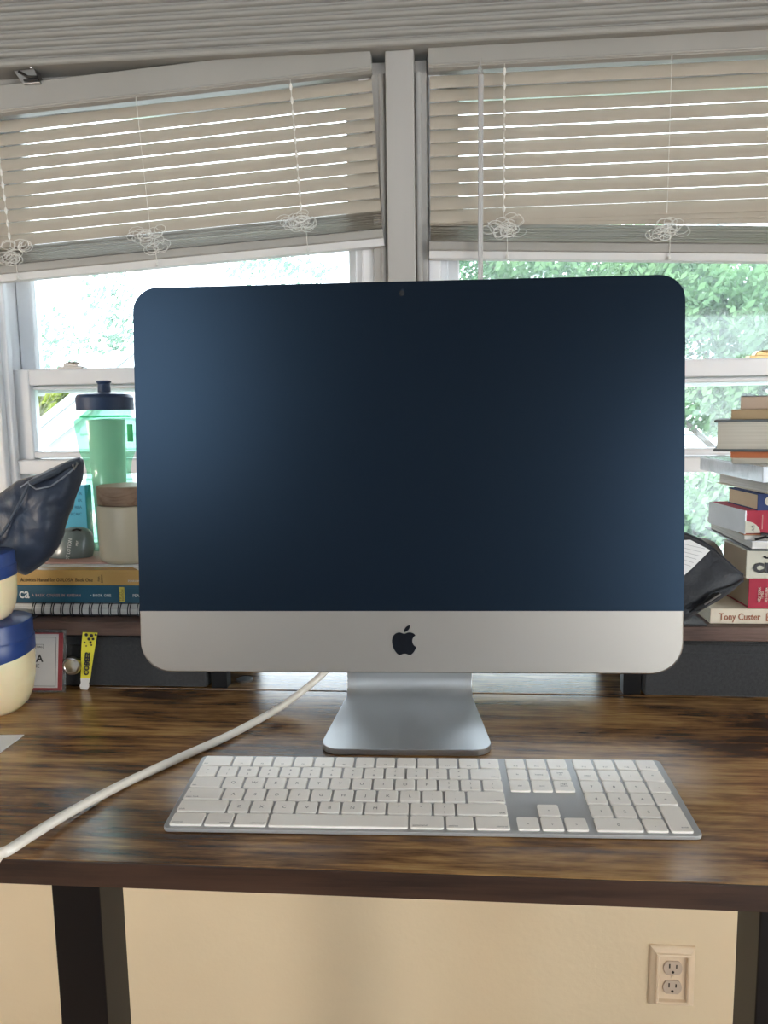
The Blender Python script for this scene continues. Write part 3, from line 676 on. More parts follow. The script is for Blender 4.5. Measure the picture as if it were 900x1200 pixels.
# ================================================================== LEFT SIDE OF THE DESK
# two jars of petroleum jelly stacked
def selli(a, b_, e_, n_=48): 
    o_ = []
    for i in range(n_):
        t = 2*PI*i/n_; c_, s_ = math.cos(t), math.sin(t)
        o_.append((a*math.copysign(abs(c_)**e_, c_), b_*math.copysign(abs(s_)**e_, s_)))
    return o_
def jelly_jar(label, cx_, cy_, z0, s, rot):
    t = thing('jelly_jar', label, 'jar', (cx_, cy_, TZ+z0), (0, 0, rot))
    A, B = .043*s, .034*s
    prof = [(.60, 0), (.74, .001), (.84, .005), (.93, .014), (.985, .026), (1.0, .040), (1.0, .052), (.97, .056)]
    me = MB().loft([[(x*r, y*r, z*s) for x, y in selli(A, B, .8)] for r, z in prof]).mesh('body', sharp=.8); put('body', me, 'jelly', t)
    # wavy lower rim of the lid
    rings_ = []
    for r, z, wv in ((1.012, .046, 1), (1.02, .0475, 1), (1.02, .060, .3), (1.005, .0615, 0), (1.0, .062, 0), (1.0, .073, 0), (.985, .0755, 0), (.94, .0765, 0), (.5, .0768, 0), (.02, .0768, 0)):
        rings_.append([(x*r, y*r, (z+wv*.0032*math.cos(2*math.atan2(y, x)))*s) for x, y in selli(A, B, .8)])
    put('lid', MB().loft(rings_, caps=False).mesh('lid', sharp=.5), 'bluelid', t)
    return t
jb = atz(-40, 846, 0)
jelly_jar('larger petroleum jelly jar with blue lid standing on the desk', jb.x-.004, jb.y+.036, 0, 1.36, .15)
jelly_jar('smaller petroleum jelly jar with blue lid on top of another jar', jb.x-.001, jb.y+.036, .1046, 1.0, .1)
# loose paper at the desk's left
p1, p2, p3 = atz(28.3, 861, .001), atz(-2, 861.5, .001), atz(-3, 884, .001)
dirv = (p2-p1).normalized(); d2 = (p3-p1).normalized()
sheet = [p1, p1+dirv*.10, p1+dirv*.10+d2*.10, p1+d2*.12]
solo('paper_sheet', MB().prism([(p.x, p.y) for p in sheet], TZ+.0003, TZ+.0012, 'z'), 'paper', 'corner of a white paper sheet lying on the desk', 'paper')
# card in a clear sleeve leaning on the drawer
def quad_frame(px0, py_top, px1, py_bot, Y0, Y1): pass
cd_b = atz(73, 808, .0005); Yc = .852
c0 = at(0, 772, Yc); x1c = at(73.5, 772, Yc).x; x0c = x1c-.098; zt_ = at(60, 738, Yc+.012).z; hC = zt_-TZ
lean = math.atan2(.014, hC)
card = thing('badge_card', 'red bordered name card in a clear sleeve against the drawer', 'card', ((x0c+x1c)/2, Yc, TZ+.0012), (-lean, 0, .02))
hw = (x1c-x0c)/2
M['cardred'] = flat('card_red', (.30, .05, .06), .35, coat=.4); M['cardwhite'] = mat('card_paper', (.62, .62, .62), (.56, .56, .57), .4, scale=(20, 20, 20), coat=.5)
M['sleeve'] = mat('clear_sleeve', (.25, .27, .28), None, .15, alpha=.35); M['ink'] = flat('dark_ink', (.03, .03, .035), .6)
put('sleeve', MB().box(-hw, hw, -.0012, .0008, 0, hC).mesh('sleeve', .0003), 'sleeve', card)
put('border', MB().box(-hw+.003, hw-.0035, -.0018, -.0012, .0025, hC-.004), 'cardred', card)
put('card_face', MB().box(-hw+.005, hw-.009, -.0022, -.0018, .0055, hC-.0055), 'cardwhite', card)
ln = MB()
for q in ((-hw+.008, hw-.0115, .0075, .0079), (-hw+.008, hw-.0115, hC-.0095, hC-.0091), (hw-.0119, hw-.0115, .0075, hC-.0091)): ln.box(q[0], q[1], -.0024, -.0022, q[2], q[3])
ln.box(hw-.037, hw-.027, -.0024, -.0022, hC-.018, hC-.0176).box(hw-.037, hw-.027, -.0024, -.0022, hC-.0235, hC-.0231).box(hw-.037, hw-.0366, -.0024, -.0022, hC-.0235, hC-.0176).box(hw-.0274, hw-.027, -.0024, -.0022, hC-.0235, hC-.0176)
put('ruled_border', ln, 'ink', card)
def cardtext(s, size, x, z, bold=0.):
    me = text_mesh(s, size, .0001, 'RIGHT', 1, bold); me.transform(Matrix(((1, 0, 0, x), (0, 0, -1, -.0023), (0, 1, 0, z), (0, 0, 0, 1)))); put('lettering', me, 'ink', card)
cardtext('IA', .0125, hw-.0275, hC-.0385, .0003); cardtext('IE', .0065, hw-.0315, hC-.0455); cardtext('MAG', .0030, hw-.0286, hC-.0217)
# wristband hung behind the knob
M['bandy'] = flat('yellow_band', (.80, .72, .06), .55); M['bandw'] = flat('white_band_end', (.70, .68, .66), .6)
wbn = thing('wristband', 'yellow printed paper wristband hanging by the drawer knob', 'wristband', at(103, 808, .8615))
YB_ = .8635
ctr = [(105.5, 741, .0), (104, 752, .001), (102.5, 765, .0015), (101.5, 778, .001), (100.5, 790, .0), (100, 795, .0)]
hwpx = 8.3
def band(ctr_, col, name, hwl):
    fr_, bk_ = [], []
    L_, R_ = [], []
    for (x_, y_, o_), h_ in zip(ctr_, hwl):
        L_.append(at(x_-h_, y_, YB_-o_)); R_.append(at(x_+h_, y_+.5, YB_-o_+.002))
    vs = []; fs = []
    k = len(L_)
    for dy in (0, .0007):
        for a, b_ in zip(L_, R_): vs += [a+Vector((0, dy, 0)), b_+Vector((0, dy, 0))]
    for i in range(k-1):
        fs.append((2*i, 2*i+1, 2*i+3, 2*i+2)); o_ = 2*k; fs.append((o_+2*i, o_+2*i+2, o_+2*i+3, o_+2*i+1))
        fs.append((2*i, 2*i+2, o_+2*i+2, o_+2*i)); fs.append((2*i+1, o_+2*i+1, o_+2*i+3, 2*i+3))
    fs += [(0, 2*k, 2*k+1, 1), (2*k-2, 2*k-1, 4*k-1, 4*k-2)]
    return put(name, MB().add(vs, fs), col, wbn, world=True)
band(ctr, 'bandy', 'band', [8.6, 8.2, 7.4, 6.4, 5.8, 5.6])
band([(100, 794.5, .0), (99.3, 800, .0006), (98.8, 804, .001), (98.6, 808, .0)], 'bandw', 'sticky_end', [5.8, 4.6, 5.6, 3.8])
mk = MB()
def blob(px, py, r):
    c_ = at(px, py, YB_-.0018); rr = r*.9/905
    mk.loft([[(c_.x+rr*math.cos(a), c_.y+d_, c_.z+rr*math.sin(a)) for a in [2*PI*i/10 for i in range(10)]] for d_ in (0, .0004)])
for q in ((101, 744, 2), (107, 745, 2.2), (112, 744, 1.4), (104, 749, 1.8), (109, 749, 1.6), (99, 753, 1.2), (106, 753, 1.6), (101, 757, .9), (107, 756, 1)): blob(*q)
put('print', mk, 'ink', wbn, world=True)
lettering('COBEES', .0082, 'ink', wbn, at(98.2, 791, YB_-.0018), (at(100.5, 760, YB_)-at(98.2, 791, YB_)), (1, 0, -.08), 'LEFT', bold=.0004, sx=.98)
lettering('2024', .0060, 'ink', wbn, at(103.6, 790, YB_-.0018), (at(105.5, 762, YB_)-at(103.6, 790, YB_)), (1, 0, -.08), 'LEFT', bold=.0003, sx=1.1) if False else None

# books under the jar
zR = RZ
zz = lambda px, py, Y: at(px, py, Y).z-TZ
NB0, NB1, NB2, NB3 = zR+.0003, zz(110, 706.5, .886), zz(110, 686, .886), zz(110, 668, .886)
M['pages'] = mat('cream_pages', (.66, .63, .55), (.58, .55, .47), .8, scale=(4, 4, 900), detail=2, lo=.4, hi=.6)
M['pages_w'] = mat('white_pages', (.74, .73, .70), (.62, .61, .59), .8, scale=(4, 4, 900), detail=2, lo=.4, hi=.6)
nx0, nx1 = -.585, -.295
# spiral notebook
nb = thing('spiral_notebook', 'spiral bound notebook with black wire rings under the teal book', 'notebook', ((nx0+nx1)/2, .89, TZ+NB0))
ny0, ny1 = .893, 1.07
zc0, zc1 = NB0+.0012, NB1-.0016
put('page_block', MB().box(nx0, nx1, ny0, ny1, TZ+zc0+.0015, TZ+zc1-.0015), 'pages_w', nb, world=True)
for z_ in (zc0, zc1-.0012):
    put('cover', MB().box(nx0, nx1, ny0-.001, ny1+.002, TZ+z_, TZ+z_+.0014).mesh('cover', .0003), flat('notebook_cover', (.10, .10, .11), .5), nb, world=True)
rr_h = (zc1-zc0)/2+.0006; cz_ = (zc0+zc1)/2
k = 0; xr = at(37, 716, .885).x
rg = MB()
for dx in (0, .0028):
    pts_ = [(dx+.0006*math.sin(a), -.0005-.0065*math.cos(a)*1.0, rr_h*math.sin(a)) for a in [(-.62+1.24*i/12)*PI for i in range(13)]]
    rg.tube(pts_, .00065, 6)
rgm = rg.mesh('wire_ring'); rgm.materials.append(M['plastic_black'])
while xr < nx1-.004:
    put('wire_ring', rgm, 'plastic_black', nb, loc=mworld(nb).inverted() @ Vector((xr, ny0, TZ+cz_))); xr += .0121
# pen lying at the front of the notebook
pn = thing('ballpoint_pen', 'black pen lying against the spiral notebook', 'pen', (at(20, 720, .876).x, .8735, TZ+zR))
pe = at(45, 716, .878); zpen = TZ+zR+.0048
prof = [(.0008, 0), (.0030, .004), (.0044, .014), (.0048, .03), (.0048, .08), (.0046, .135)]
pts_ = [(pe.x-d_, .8755, zpen) for r, d_ in prof]
put('barrel', MB().tube(pts_, [r for r, d_ in prof], 16), 'plastic_black', pn, world=True)
put('clip', MB().box(pe.x-.060, pe.x-.022, .8685, .8705, zpen-.0012, zpen+.0012).mesh('clip', .0005), 'plastic_black', pn, world=True)
def flatbook(name, label, x0, x1, y0, y1, z0, z1, mcov, mpage, ct=.0012, rot=0, cat='book', group=None, soft=True):
    b_ = thing(name, label, cat, (x0, y0, TZ+z0), (0, 0, rot), group)
    W_, D_, H_ = x1-x0, y1-y0, z1-z0
    put('page_block', MB().box(.0008, W_-.001, ct+.0004, D_-.0015, ct*.9, H_-ct*.9).mesh('page_block'), mpage, b_)
    cv = MB(); cv.prism([(0, 0), (D_, 0), (D_, ct), (ct, ct), (ct, H_-ct), (D_, H_-ct), (D_, H_), (0, H_)], 0, W_, 'x')
    put('cover', cv.mesh('cover', .0004), mcov, b_)
    return b_
M['teal'] = mat('teal_cover', (.012, .075, .125), (.014, .085, .14), .35, scale=(9, 9, 9)); M['ochre'] = mat('ochre_cover', (.52, .32, .10), (.48, .29, .085), .45, scale=(12, 12, 12))
tb = flatbook('paperback_book', 'teal paperback language course book under the ochre book', -.580, -.318, .886, 1.075, NB1, NB2, 'teal', 'pages')
yb_ = flatbook('paperback_book', 'ochre yellow activities manual directly under the wooden lidded jar', -.583, -.300, .886, 1.075, NB2+.0002, NB3, 'ochre', 'pages')
M['txtw'] = flat('white_print', (.80, .82, .82), .6); M['txtp'] = flat('pink_print', (.55, .35, .33), .6); M['txtb'] = flat('brown_print', (.13, .08, .03), .6); M['sticker'] = flat('yellow_sticker', (.65, .55, .10), .5)
fy = .8858
def spine(s, size, m, par, px, py, sx=1., al='LEFT', bold=0., sp=1.): return lettering(s, size, m, par, at(px, py, fy)-Vector((0, .0001, 0)), align=al, sx=sx, bold=bold, spacing=sp)
spine('ca', .0185, 'txtw', tb, 22.5, 700.8, .85, bold=.0002)
spine('A BASIC COURSE IN RUSSIAN', .0048, 'txtp', tb, 37.5, 699.0, .80, sp=1.25); spine('• BOOK ONE', .0048, 'txtw', tb, 106, 699.2, .80, sp=1.2)
spine('PEA', .005, 'txtw', tb, 155.5, 699.5)
spine('Activities Manual for GOLOSA  Book One', .0066, 'txtb', yb_, 24, 681.5, .80)
lettering('Fifth', .0036, 'txtb', yb_, at(117, 681.5, fy-.0001), (0, 0, 1), (-1, 0, 0)); lettering('Edition', .0036, 'txtb', yb_, at(120.5, 683, fy-.0001), (0, 0, 1), (-1, 0, 0)); spine('PEARSON', .0035, 'txtw', yb_, 150, 682)
s0, s1 = at(139.5, 688, fy), at(146.5, 705, fy)
put('sticker', MB().box(s0.x, s1.x, fy-.0004, fy+.0002, s1.z, s0.z), 'sticker', tb, world=True)
lettering('FIFTH', .0042, 'txtb', tb, at(142.2, 704, fy-.0004), (0, 0, 1), (-1, 0, 0)) ; lettering('EDITION', .0036, 'txtb', tb, at(145.2, 704, fy-.0004), (0, 0, 1), (-1, 0, 0))
# thin leaflets on the ochre book
M['pink'] = flat('pink_leaflet', (.60, .36, .32), .6)
zL = NB3
solo('leaflet', MB().box(-.545, -.375, .905, 1.07, TZ+zL, TZ+zL+.0016), 'paper', 'thin white leaflet lying on the ochre book', 'leaflet')
solo('leaflet', MB().box(-.535, -.385, .915, 1.07, TZ+zL+.0018, TZ+zL+.0034), 'pink', 'thin pink leaflet under the lotion tube', 'leaflet')
zL2 = zL+.0036
q0, q1, q2 = at(146, 668.5, .888), at(160, 668, .9), at(162, 679, .886)
solo('paper_slip', MB().prism([(q0.x, .93), (q0.x+.002, .905), (q0.x+.020, .8835), (q0.x+.06, .8835), (q0.x+.07, .93)], TZ+zL-.0001+.0002, TZ+zL+.0012, 'z'), 'paper', 'white paper slip under the wooden lidded jar', 'paper')
# jar with wooden lid
M['ceramic'] = mat('cream_ceramic', (.66, .60, .46), (.64, .58, .44), .35, scale=(7, 7, 7)); M['lidwood'] = wood('pale_wood_lid', [(.24, .15, .10), (.36, .25, .18), (.44, .32, .24)], (3, 30, 30), .5, .4, .1, .8, 2.5)
jc = at(140.5, 668, .905); JR = .0395; jz = TZ+zL+.0014; jtop = at(140, 594, .91).z; ltop = at(140, 571, .91).z
jar = thing('candle_jar', 'cream ceramic jar with a round wooden lid on the books', 'jar', (jc.x, .945, jz))
hJ = jtop-jz; 
put('body', MB().lathe([(.001, 0), (JR-.008, 0), (JR-.004, .001), (JR-.001, .004), (JR, .008), (JR, hJ-.003), (JR-.0012, hJ-.0008), (JR-.003, hJ), (JR-.006, hJ-.001), (.001, hJ-.001)], 64).mesh('body'), 'ceramic', jar)
hL = ltop-jtop
put('lid', MB().lathe([(.001, hJ-.001), (JR-.006, hJ-.001), (JR-.006, hJ+.0012), (JR-.0012, hJ+.0015), (JR-.0008, hJ+.003), (JR-.0008, hJ+hL-.001), (JR-.002, hJ+hL), (.001, hJ+hL)], 64).mesh('lid'), 'lidwood', jar)
# green squeeze bottle
M['green'] = bpy.data.materials.new('green_clear_plastic'); M['green'].use_nodes = True
def _green(m):
    N = m.node_tree.nodes; L = m.node_tree.links; N.remove(N['Principled BSDF'])
    t = N.new('ShaderNodeBsdfTransparent'); t.inputs[0].default_value = (.70, .96, .84, 1)
    d = N.new('ShaderNodeBsdfTranslucent'); nz = N.new('ShaderNodeTexNoise'); nz.inputs['Scale'].default_value = 25
    rp = N.new('ShaderNodeValToRGB'); rp.color_ramp.elements[0].color = (.22, .75, .48, 1); rp.color_ramp.elements[1].color = (.30, .85, .58, 1)
    L.new(nz.outputs['Fac'], rp.inputs[0]); L.new(rp.outputs[0], d.inputs[0])
    g = N.new('ShaderNodeBsdfGlossy'); g.inputs['Roughness'].default_value = .15
    m1 = N.new('ShaderNodeMixShader'); m1.inputs[0].default_value = .20; L.new(t.outputs[0], m1.inputs[1]); L.new(d.outputs[0], m1.inputs[2])
    m2 = N.new('ShaderNodeMixShader'); m2.inputs[0].default_value = .05; L.new(m1.outputs[0], m2.inputs[1]); L.new(g.outputs[0], m2.inputs[2]); L.new(m2.outputs[0], N['Material Output'].inputs[0])
_green(M['green'])
M['frost'] = mat('frosted_insert', (.72, .78, .76), (.66, .73, .71), .5, scale=(20, 20, 20))
M['navycap'] = mat('navy_cap', (.02, .045, .11), (.024, .05, .12), .4, scale=(20, 20, 20))
YG = 1.035; bx0, bx1 = at(92, 500, YG).x, at(157.5, 500, YG).x; gx = (bx0+bx1)/2; gz = TZ+NB3+.0002
bz = lambda py: at(125, py, YG-.0).z-gz
wr_ = lambda px: gx-at(px, 500, YG).x
bot = thing('sports_bottle', 'translucent green squeeze bottle with navy push-pull cap', 'bottle', (gx, YG, gz))
Rb = wr_(91.5)
prof = [(.001, 0), (Rb-.004, 0), (Rb-.001, .003), (Rb, .008), (Rb, bz(600)), (Rb-.001, bz(582)), (wr_(99), bz(566)), (wr_(101), bz(552)), (wr_(99), bz(540)), (wr_(94), bz(528)), (wr_(92.5), bz(515)), (wr_(90.5), bz(492)), (wr_(92), bz(490.5)), (wr_(97.5), bz(489)), (wr_(97.5), bz(478))]
put('body', MB().lathe(prof, 48).mesh('body', sharp=.5), 'green', bot)
put('insert', MB().lathe([(.001, .006), (wr_(108), .006), (wr_(106), bz(556)), (wr_(104), bz(492)), (.001, bz(491))], 40), 'frost', bot)
cap = MB(); capr = []
for r, z_ in ((wr_(94), bz(480.5)), (wr_(94), bz(466)), (wr_(96), bz(462.5)), (wr_(101), bz(461)), (wr_(117), bz(459.5))):
    capr.append([(r*(1+(.012 if i % 2 else 0))*math.cos(2*PI*i/96), r*(1+(.012 if i % 2 else 0))*math.sin(2*PI*i/96), z_) for i in range(96)])
cap.loft(capr); put('cap', cap.mesh('cap', sharp=.5), 'navycap', bot)
put('spout', MB().lathe([(.0085, bz(461)), (.0085, bz(455)), (.0085*.95, bz(450)), (.0098, bz(448)), (.0098, bz(446.5)), (.0085, bz(446)), (.001, bz(446))], 28), 'navycap', bot)
put('neck_ring', MB().lathe([(wr_(96.6), bz(489.2)), (wr_(96), bz(488)), (wr_(96.6), bz(486.8)), (wr_(98), bz(486.8)), (wr_(98), bz(489.2))], 48), 'green', bot)
gp = at(146.5, 507, YG-Rb); put('grip_panel', MB().box(gp.x-.004, gp.x+.004, YG-Rb*.62, YG-Rb*.58, at(146, 517, YG).z, at(146, 497, YG).z).mesh('grip_panel', .0008), mat('bright_green', (.03, .50, .16), None, .4), bot, world=True)
# cyan printed box
bl = thing('printed_box', 'small cyan box with printed lines behind the lotion tube', 'box', (at(88, 610, 1.0).x, 1.02, TZ+NB3))
M['cyan'] = mat('cyan_card', (.07, .42, .62), (.075, .44, .64), .5, scale=(9, 9, 9)); M['cyantxt'] = flat('blue_print', (.02, .16, .30), .6)
c0, c1 = at(66, 572, .998).x, at(99.5, 572, .998).x
put('carton', MB().box(c0, c1, .998, 1.000+.020-.004, TZ+NB3+.0002, at(85, 569, .998).z).mesh('carton', .0008), 'cyan', bl, world=True)
for i, (s, y_) in enumerate((('IR', 580), ('LR', 588), ('RBA', 596), ('BCAIC', 604))):
    lettering(s, .0055, 'cyantxt', bl, at(96, y_, .9978), align='RIGHT')
# grey lotion tube
M['tube'] = mat('grey_green_plastic', (.17, .22, .22), (.15, .19, .19), .28, scale=(20, 20, 20), coat=.4)
lt = thing('lotion_tube', 'grey green body lotion tube with rounded end beside the pouch', 'tube', (at(80, 664, .95).x, .95, TZ+zL2))
tx = at(79, 640, .95).x; Hh = at(80, 618.5, .95).z-(TZ+zL2)
prof = [(.029, 0), (.030, .003), (.0295, .015), (.027, .028), (.0225, .039), (.016, .0445), (.008, .0468), (.0008, .0472)]
sc_ = Hh/.0472
put('body', MB().loft([[(tx+r*math.cos(a)+z_*.22, .955+.55*r*math.sin(a), TZ+zL2+z_*sc_) for a in [2*PI*i/40 for i in range(40)]] for r, z_ in prof]).mesh('body', sharp=.9), 'tube', lt, world=True)
put('hang_slot', MB().tube([at(85, 621.5, .944), at(90, 620, .944), at(95, 621.5, .944)], .0014, 8), 'plastic_black', lt, world=True)
lettering('BODY LOTION', .0068, 'txtw', lt, at(80, 664, .9375), (.20, .0, .98), (-.95, 0, .20), sx=.80)
lettering('MILK', .0040, 'txtw', lt, at(91, 640, .9375), (.16, 0, .98), (-.95, 0, .16), sx=.8)
# navy zip pouch
M['navy'] = mat('navy_nylon', (.022, .034, .062), (.030, .044, .078), .40, bump=.25, bscale=220, scale=(30, 30, 30), sheen=.15)
M['zip'] = mat('zip_tape', (.05, .065, .09), None, .5); M['zipteeth'] = mat('zip_teeth', (.22, .25, .30), None, .35)
YP = .868
po = at(50, 620, YP); Up = Vector((1, 0, 0)); Vp = Vector((0, .17, .985)).normalized(); Wp = Up.cross(Vp)
pou = thing('zip_pouch', 'navy nylon zip pouch propped on the books beside the bottle', 'pouch', at(30, 672, YP))
def uv(px, py):
    d = ray(px, py); t = (po-CAMP).dot(Wp)/d.dot(Wp); q = CAMP+d*t-po; return (q.dot(Up), q.dot(Vp))
ol = [(-26, 598), (2, 577), (20, 563), (40, 557), (62, 550), (82, 541), (94, 536), (98.5, 538), (98, 551), (95, 566), (90, 580), (82, 598), (77, 612), (73, 630), (66, 645), (56, 657), (44, 666), (30, 675), (16, 668), (-2, 655), (-24, 640)]
put('body', pillow([uv(*q) for q in ol], (po, Up, Vp, Wp), .046, rough=.006, seed=4, dens=90, rings=12), 'navy', pou, world=True)
def onp(px, py, h): u_, v_ = uv(px, py); return po+Up*u_+Vp*v_+Wp*h
wsgn = 1 if Wp.y < 0 else -1
def ribbon(pxs, h, r): return MB().tube([onp(a, b_, wsgn*h_) for (a, b_), h_ in zip(pxs, h)], r, 8)
put('zip_tape', ribbon([(48, 568), (60, 563.5), (74, 556.5), (88, 547), (97, 541)], (.022, .0245, .022, .017, .008), .0036), 'zip', pou, world=True)
put('zip_teeth', ribbon([(50, 563.5), (62, 558), (76, 550.5), (90, 541.5), (97, 538)], (.021, .023, .021, .014, .007), .0017), 'zipteeth', pou, world=True)
put('stitched_edge', ribbon([(44, 567), (56, 575), (72, 572), (84, 562), (95, 549)], (.0245, .0265, .025, .021, .0135), .0010), 'zipteeth', pou, world=True)
put('side_seam', ribbon([(47, 569), (40, 586), (31, 604), (22, 620), (10, 634), (0, 642)], (.0245, .0265, .0275, .027, .025, .023), .0018), 'zip', pou, world=True)
put('hem_stitch', ribbon([(36, 573), (52, 562), (66, 554), (80, 546), (92, 539)], (.0225, .023, .021, .017, .009), .0009), 'zipteeth', pou, world=True)
put('zip_pull', MB().tube([onp(93, 540, wsgn*.010), onp(97, 545, wsgn*.014), onp(95, 552, wsgn*.017), onp(93, 546, wsgn*.016)], .0013, 8), 'chrome', pou, world=True)

# coin under the riser
co = atz(287, 797, .0008)
solo('metal_disc', MB().lathe([(.001, 0), (.0098, 0), (.0100, .0006), (.0100, .0022), (.0094, .0026), (.001, .0024)], 32, (co.x, co.y, TZ+.0004)), 'chrome', 'small dark metal disc lying under the riser', 'disc')

# ================================================================== RIGHT SIDE: THE BOOK STACK
DEP = {}
def rb(name, label, nx, y, pyb, pyt, depth, Wd_, cov, pages, rot=0., ct=.0012, z0=None, cat='book', kind='spine', fx=None):
    """book whose near left corner sits at pixel column nx, at distance y"""
    zb_ = at(nx, pyb, y).z-TZ if z0 is None else z0; zt2 = at(nx, pyt, y).z-TZ; xn = at(nx, pyb, y).x
    if fx is not None:          # depth such that the far left corner falls in pixel column fx
        lo, hi = .02, .40
        for _ in range(40):
            depth = (lo+hi)/2; p_ = Vector((xn-math.sin(rot)*depth, y+math.cos(rot)*depth, TZ+zb_))-CAMP
            if 450+FPX*p_.dot(RT)/p_.dot(FW) > fx: lo = depth
            else: hi = depth
    b_ = thing(name, label, cat, (xn, y, TZ+zb_), (0, 0, rot)); H_ = zt2-zb_
    DEP[b_] = depth
    if kind == 'spine':
        put('page_block', MB().box(.0012, Wd_-.001, ct+.0003, depth-.0015, ct*.9, H_-ct*.9), pages, b_)
        put('cover', MB().prism([(0, 0), (depth, 0), (depth, ct), (ct, ct), (ct, H_-ct), (depth, H_-ct), (depth, H_), (0, H_)], 0, Wd_, 'x').mesh('cover', .0004), cov, b_)
    elif kind == 'fore':       # fore edge to the room: covers above and below
        put('page_block', MB().box(.004, Wd_-.004, .004, depth-ct, ct*.9, H_-ct*.9), pages, b_)
        put('cover', MB().box(0, Wd_, 0, depth, 0, ct).mesh('cover', ct*.4), cov, b_); put('cover', MB().box(0, Wd_, 0, depth, H_-ct, H_).mesh('cover', ct*.4), cov, b_)
    elif kind == 'block':
        put('page_block', MB().box(0, Wd_, 0, depth, 0, H_-.0011).mesh('page_block', .0006), pages, b_)
        put('cover', MB().box(-.0003, Wd_+.0003, -.0003, depth, H_-.0011, H_), cov, b_)
    return b_, zt2
def stext(s, size, m, b_, px, py, y, **k): return lettering(s, size, m, b_, at(px, py, y)-Vector((0, .0003, 0)), **k)
def mk_(n, c, r=.45, **k):
    M[n] = mat(n, c, tuple(x*.92 for x in c), r, scale=(25, 25, 25), **k); return n
mk_('cream_cover', (.66, .58, .46)); mk_('crimson', (.36, .028, .055), .65, spec=.25); mk_('oat_cover', (.56, .54, .45), .5); mk_('white_card', (.72, .74, .78), .45)
mk_('tan_card', (.50, .36, .21), .6); mk_('peach_pages', (.70, .55, .36), .8); mk_('blue_cover', (.025, .045, .14), .65, spec=.25); mk_('orange_edge', (.55, .17, .07), .6)
mk_('grey_cloth', (.16, .18, .19), .7); mk_('brown_pages', (.34, .27, .20), .9); mk_('rosy_pages', (.56, .43, .33), .85); mk_('redbrown_print', (.35, .12, .06), .6)
M['wrap'] = mat('clear_shrink_wrap', (.62, .66, .72), (.50, .54, .60), .18, bump=.5, bscale=120, scale=(30, 30, 30), coat=.6)
mk_('zebra', (.36, .32, .26), .5)
YS = .882
S1, z1 = rb('paperback_book', 'cream paperback with a red title at the bottom of the stack', 832, YS, 730, 713.2, .19, .22, 'cream_cover', 'pages', 0, z0=RZ+.0003)
stext('Tony Custer', .0112, 'redbrown_print', S1, 842.5, 726.3, YS, sx=.78, bold=.0001); stext('E', .0135, 'redbrown_print', S1, 896.5, 727.8, YS)
S2, z2 = rb('paperback_book', 'crimson spined bestseller lying on the cream paperback', 876.5, .886, 712, 678, .17, .2, 'crimson', 'brown_pages', .05, z0=z1, fx=824)
for s, px_ in (('NEW YORK', 891), ('TIMES', 894.5), ('BESTSELLER', 899)): lettering(s, .0042, 'cream_cover', S2, at(px_, 706 if s != 'TIMES' else 702, .8855), (0, 0, 1), (-1, 0, 0), sx=.8)
S3, z3 = rb('paperback_book', 'oatmeal book with heavy black lettering above the crimson bestseller', 874, .886, 678, 644, .155, .2, 'oat_cover', 'brown_pages', .03, z0=z2, ct=.0018, fx=846)
stext('CR', .0140, 'ink', S3, 882.8, 670.3, .8855, bold=.0009, spacing=1.2, sx=1.1); put('lettering', MB().tube([at(895.5, 652.2, .8858), at(898, 653.8, .8858), at(901, 654.2, .8858), at(905, 652.5, .8858)], .0012, 6), 'ink', S3, world=True)
# notebook and a rough bundle above
S4, z4 = rb('paper_notebook', 'white notebook with a thin black cover under the ragged bundle', 881, .880, 645, 634, .23, .19, 'white_card', 'pages_w', -.04, z0=z3+.0018, cat='notebook', kind='block', fx=833)
put('back_cover', MB().box(-.004, .19, -.003, .17, -.0018, 0).mesh('back_cover', .0004), 'plastic_black', S4)
S5, z5 = rb('paper_bundle', 'ragged brown paper bundle under the white boxed book', 872, .888, 634, 626.5, .20, .19, 'brown_pages', 'pages_w', -.05, z0=z4, cat='papers', kind='block', fx=829)
put('red_sheet', MB().box(-.001, .12, -.001, .11, (z5-z4), (z5-z4)+.0006), 'orange_edge', S5)
put('binder_clip', MB().tube([(.010, -.004, .001), (.020, -.006, .004), (.030, -.005, .003), (.026, -.005, .007), (.016, -.005, .0075)], .0016, 6), 'plastic_black', S5)
S6, z6 = rb('slipcase_book', 'white sided book with crimson spine above the ragged bundle', 872.5, .888, 627, 598.5, .135, .2, 'crimson', 'white_card', .11, z0=z5+.0008, fx=830.5)
s6 = MB().box(-.0006, .001, -.0004, DEP[S6], 0, z6-z5-.0008); put('side_panel', s6, 'white_card', S6)
pts = [(at(872.8, 624.8, .887).x, at(872.8, 624.8, .887).z)]+[(at(872.8, 624.8, .887).x+.0165*math.cos(a), at(872.8, 624.8, .887).z+.0135*math.sin(a)) for a in [PI/2*i/12 for i in range(13)]]
mt6 = MB().prism(pts, .8866, .8878); put('round_label', mt6, 'oat_cover', S6, world=True)
lettering('A.Z.', .0042, 'grey_cloth', S6, at(884, 622.5, .8862), (0, 0, 1), (-1, 0, 0)); 
put('fine_rule', MB().box(at(893, 610, .887).x, at(893.6, 610, .887).x, .8860, .8870, at(893, 620, .887).z, at(893, 603, .887).z), 'pink', S6, world=True)
S7, z7 = rb('paperback_book', 'navy spined paperback with peach page edges in the stack', 887.5, .888, 598.5, 579, .165, .2, 'blue_cover', 'peach_pages', .06, z0=z6, fx=852.5)
put('emblem', MB().lathe([(.001, 0), (.005, 0), (.005, .0008), (.001, .0008)], 20).mesh('emblem'), 'oat_cover', S7, loc=(.0125, -.0002, .0105), rot=(PI/2, 0, 0))
S8, z8 = rb('softcover_book', 'cream softcover with flared covers under the wrapped case', 908, .870, 581, 567, .20, .2, 'cream_cover', 'pages_w', .07, z0=z7, kind='fore', ct=.001, fx=839)
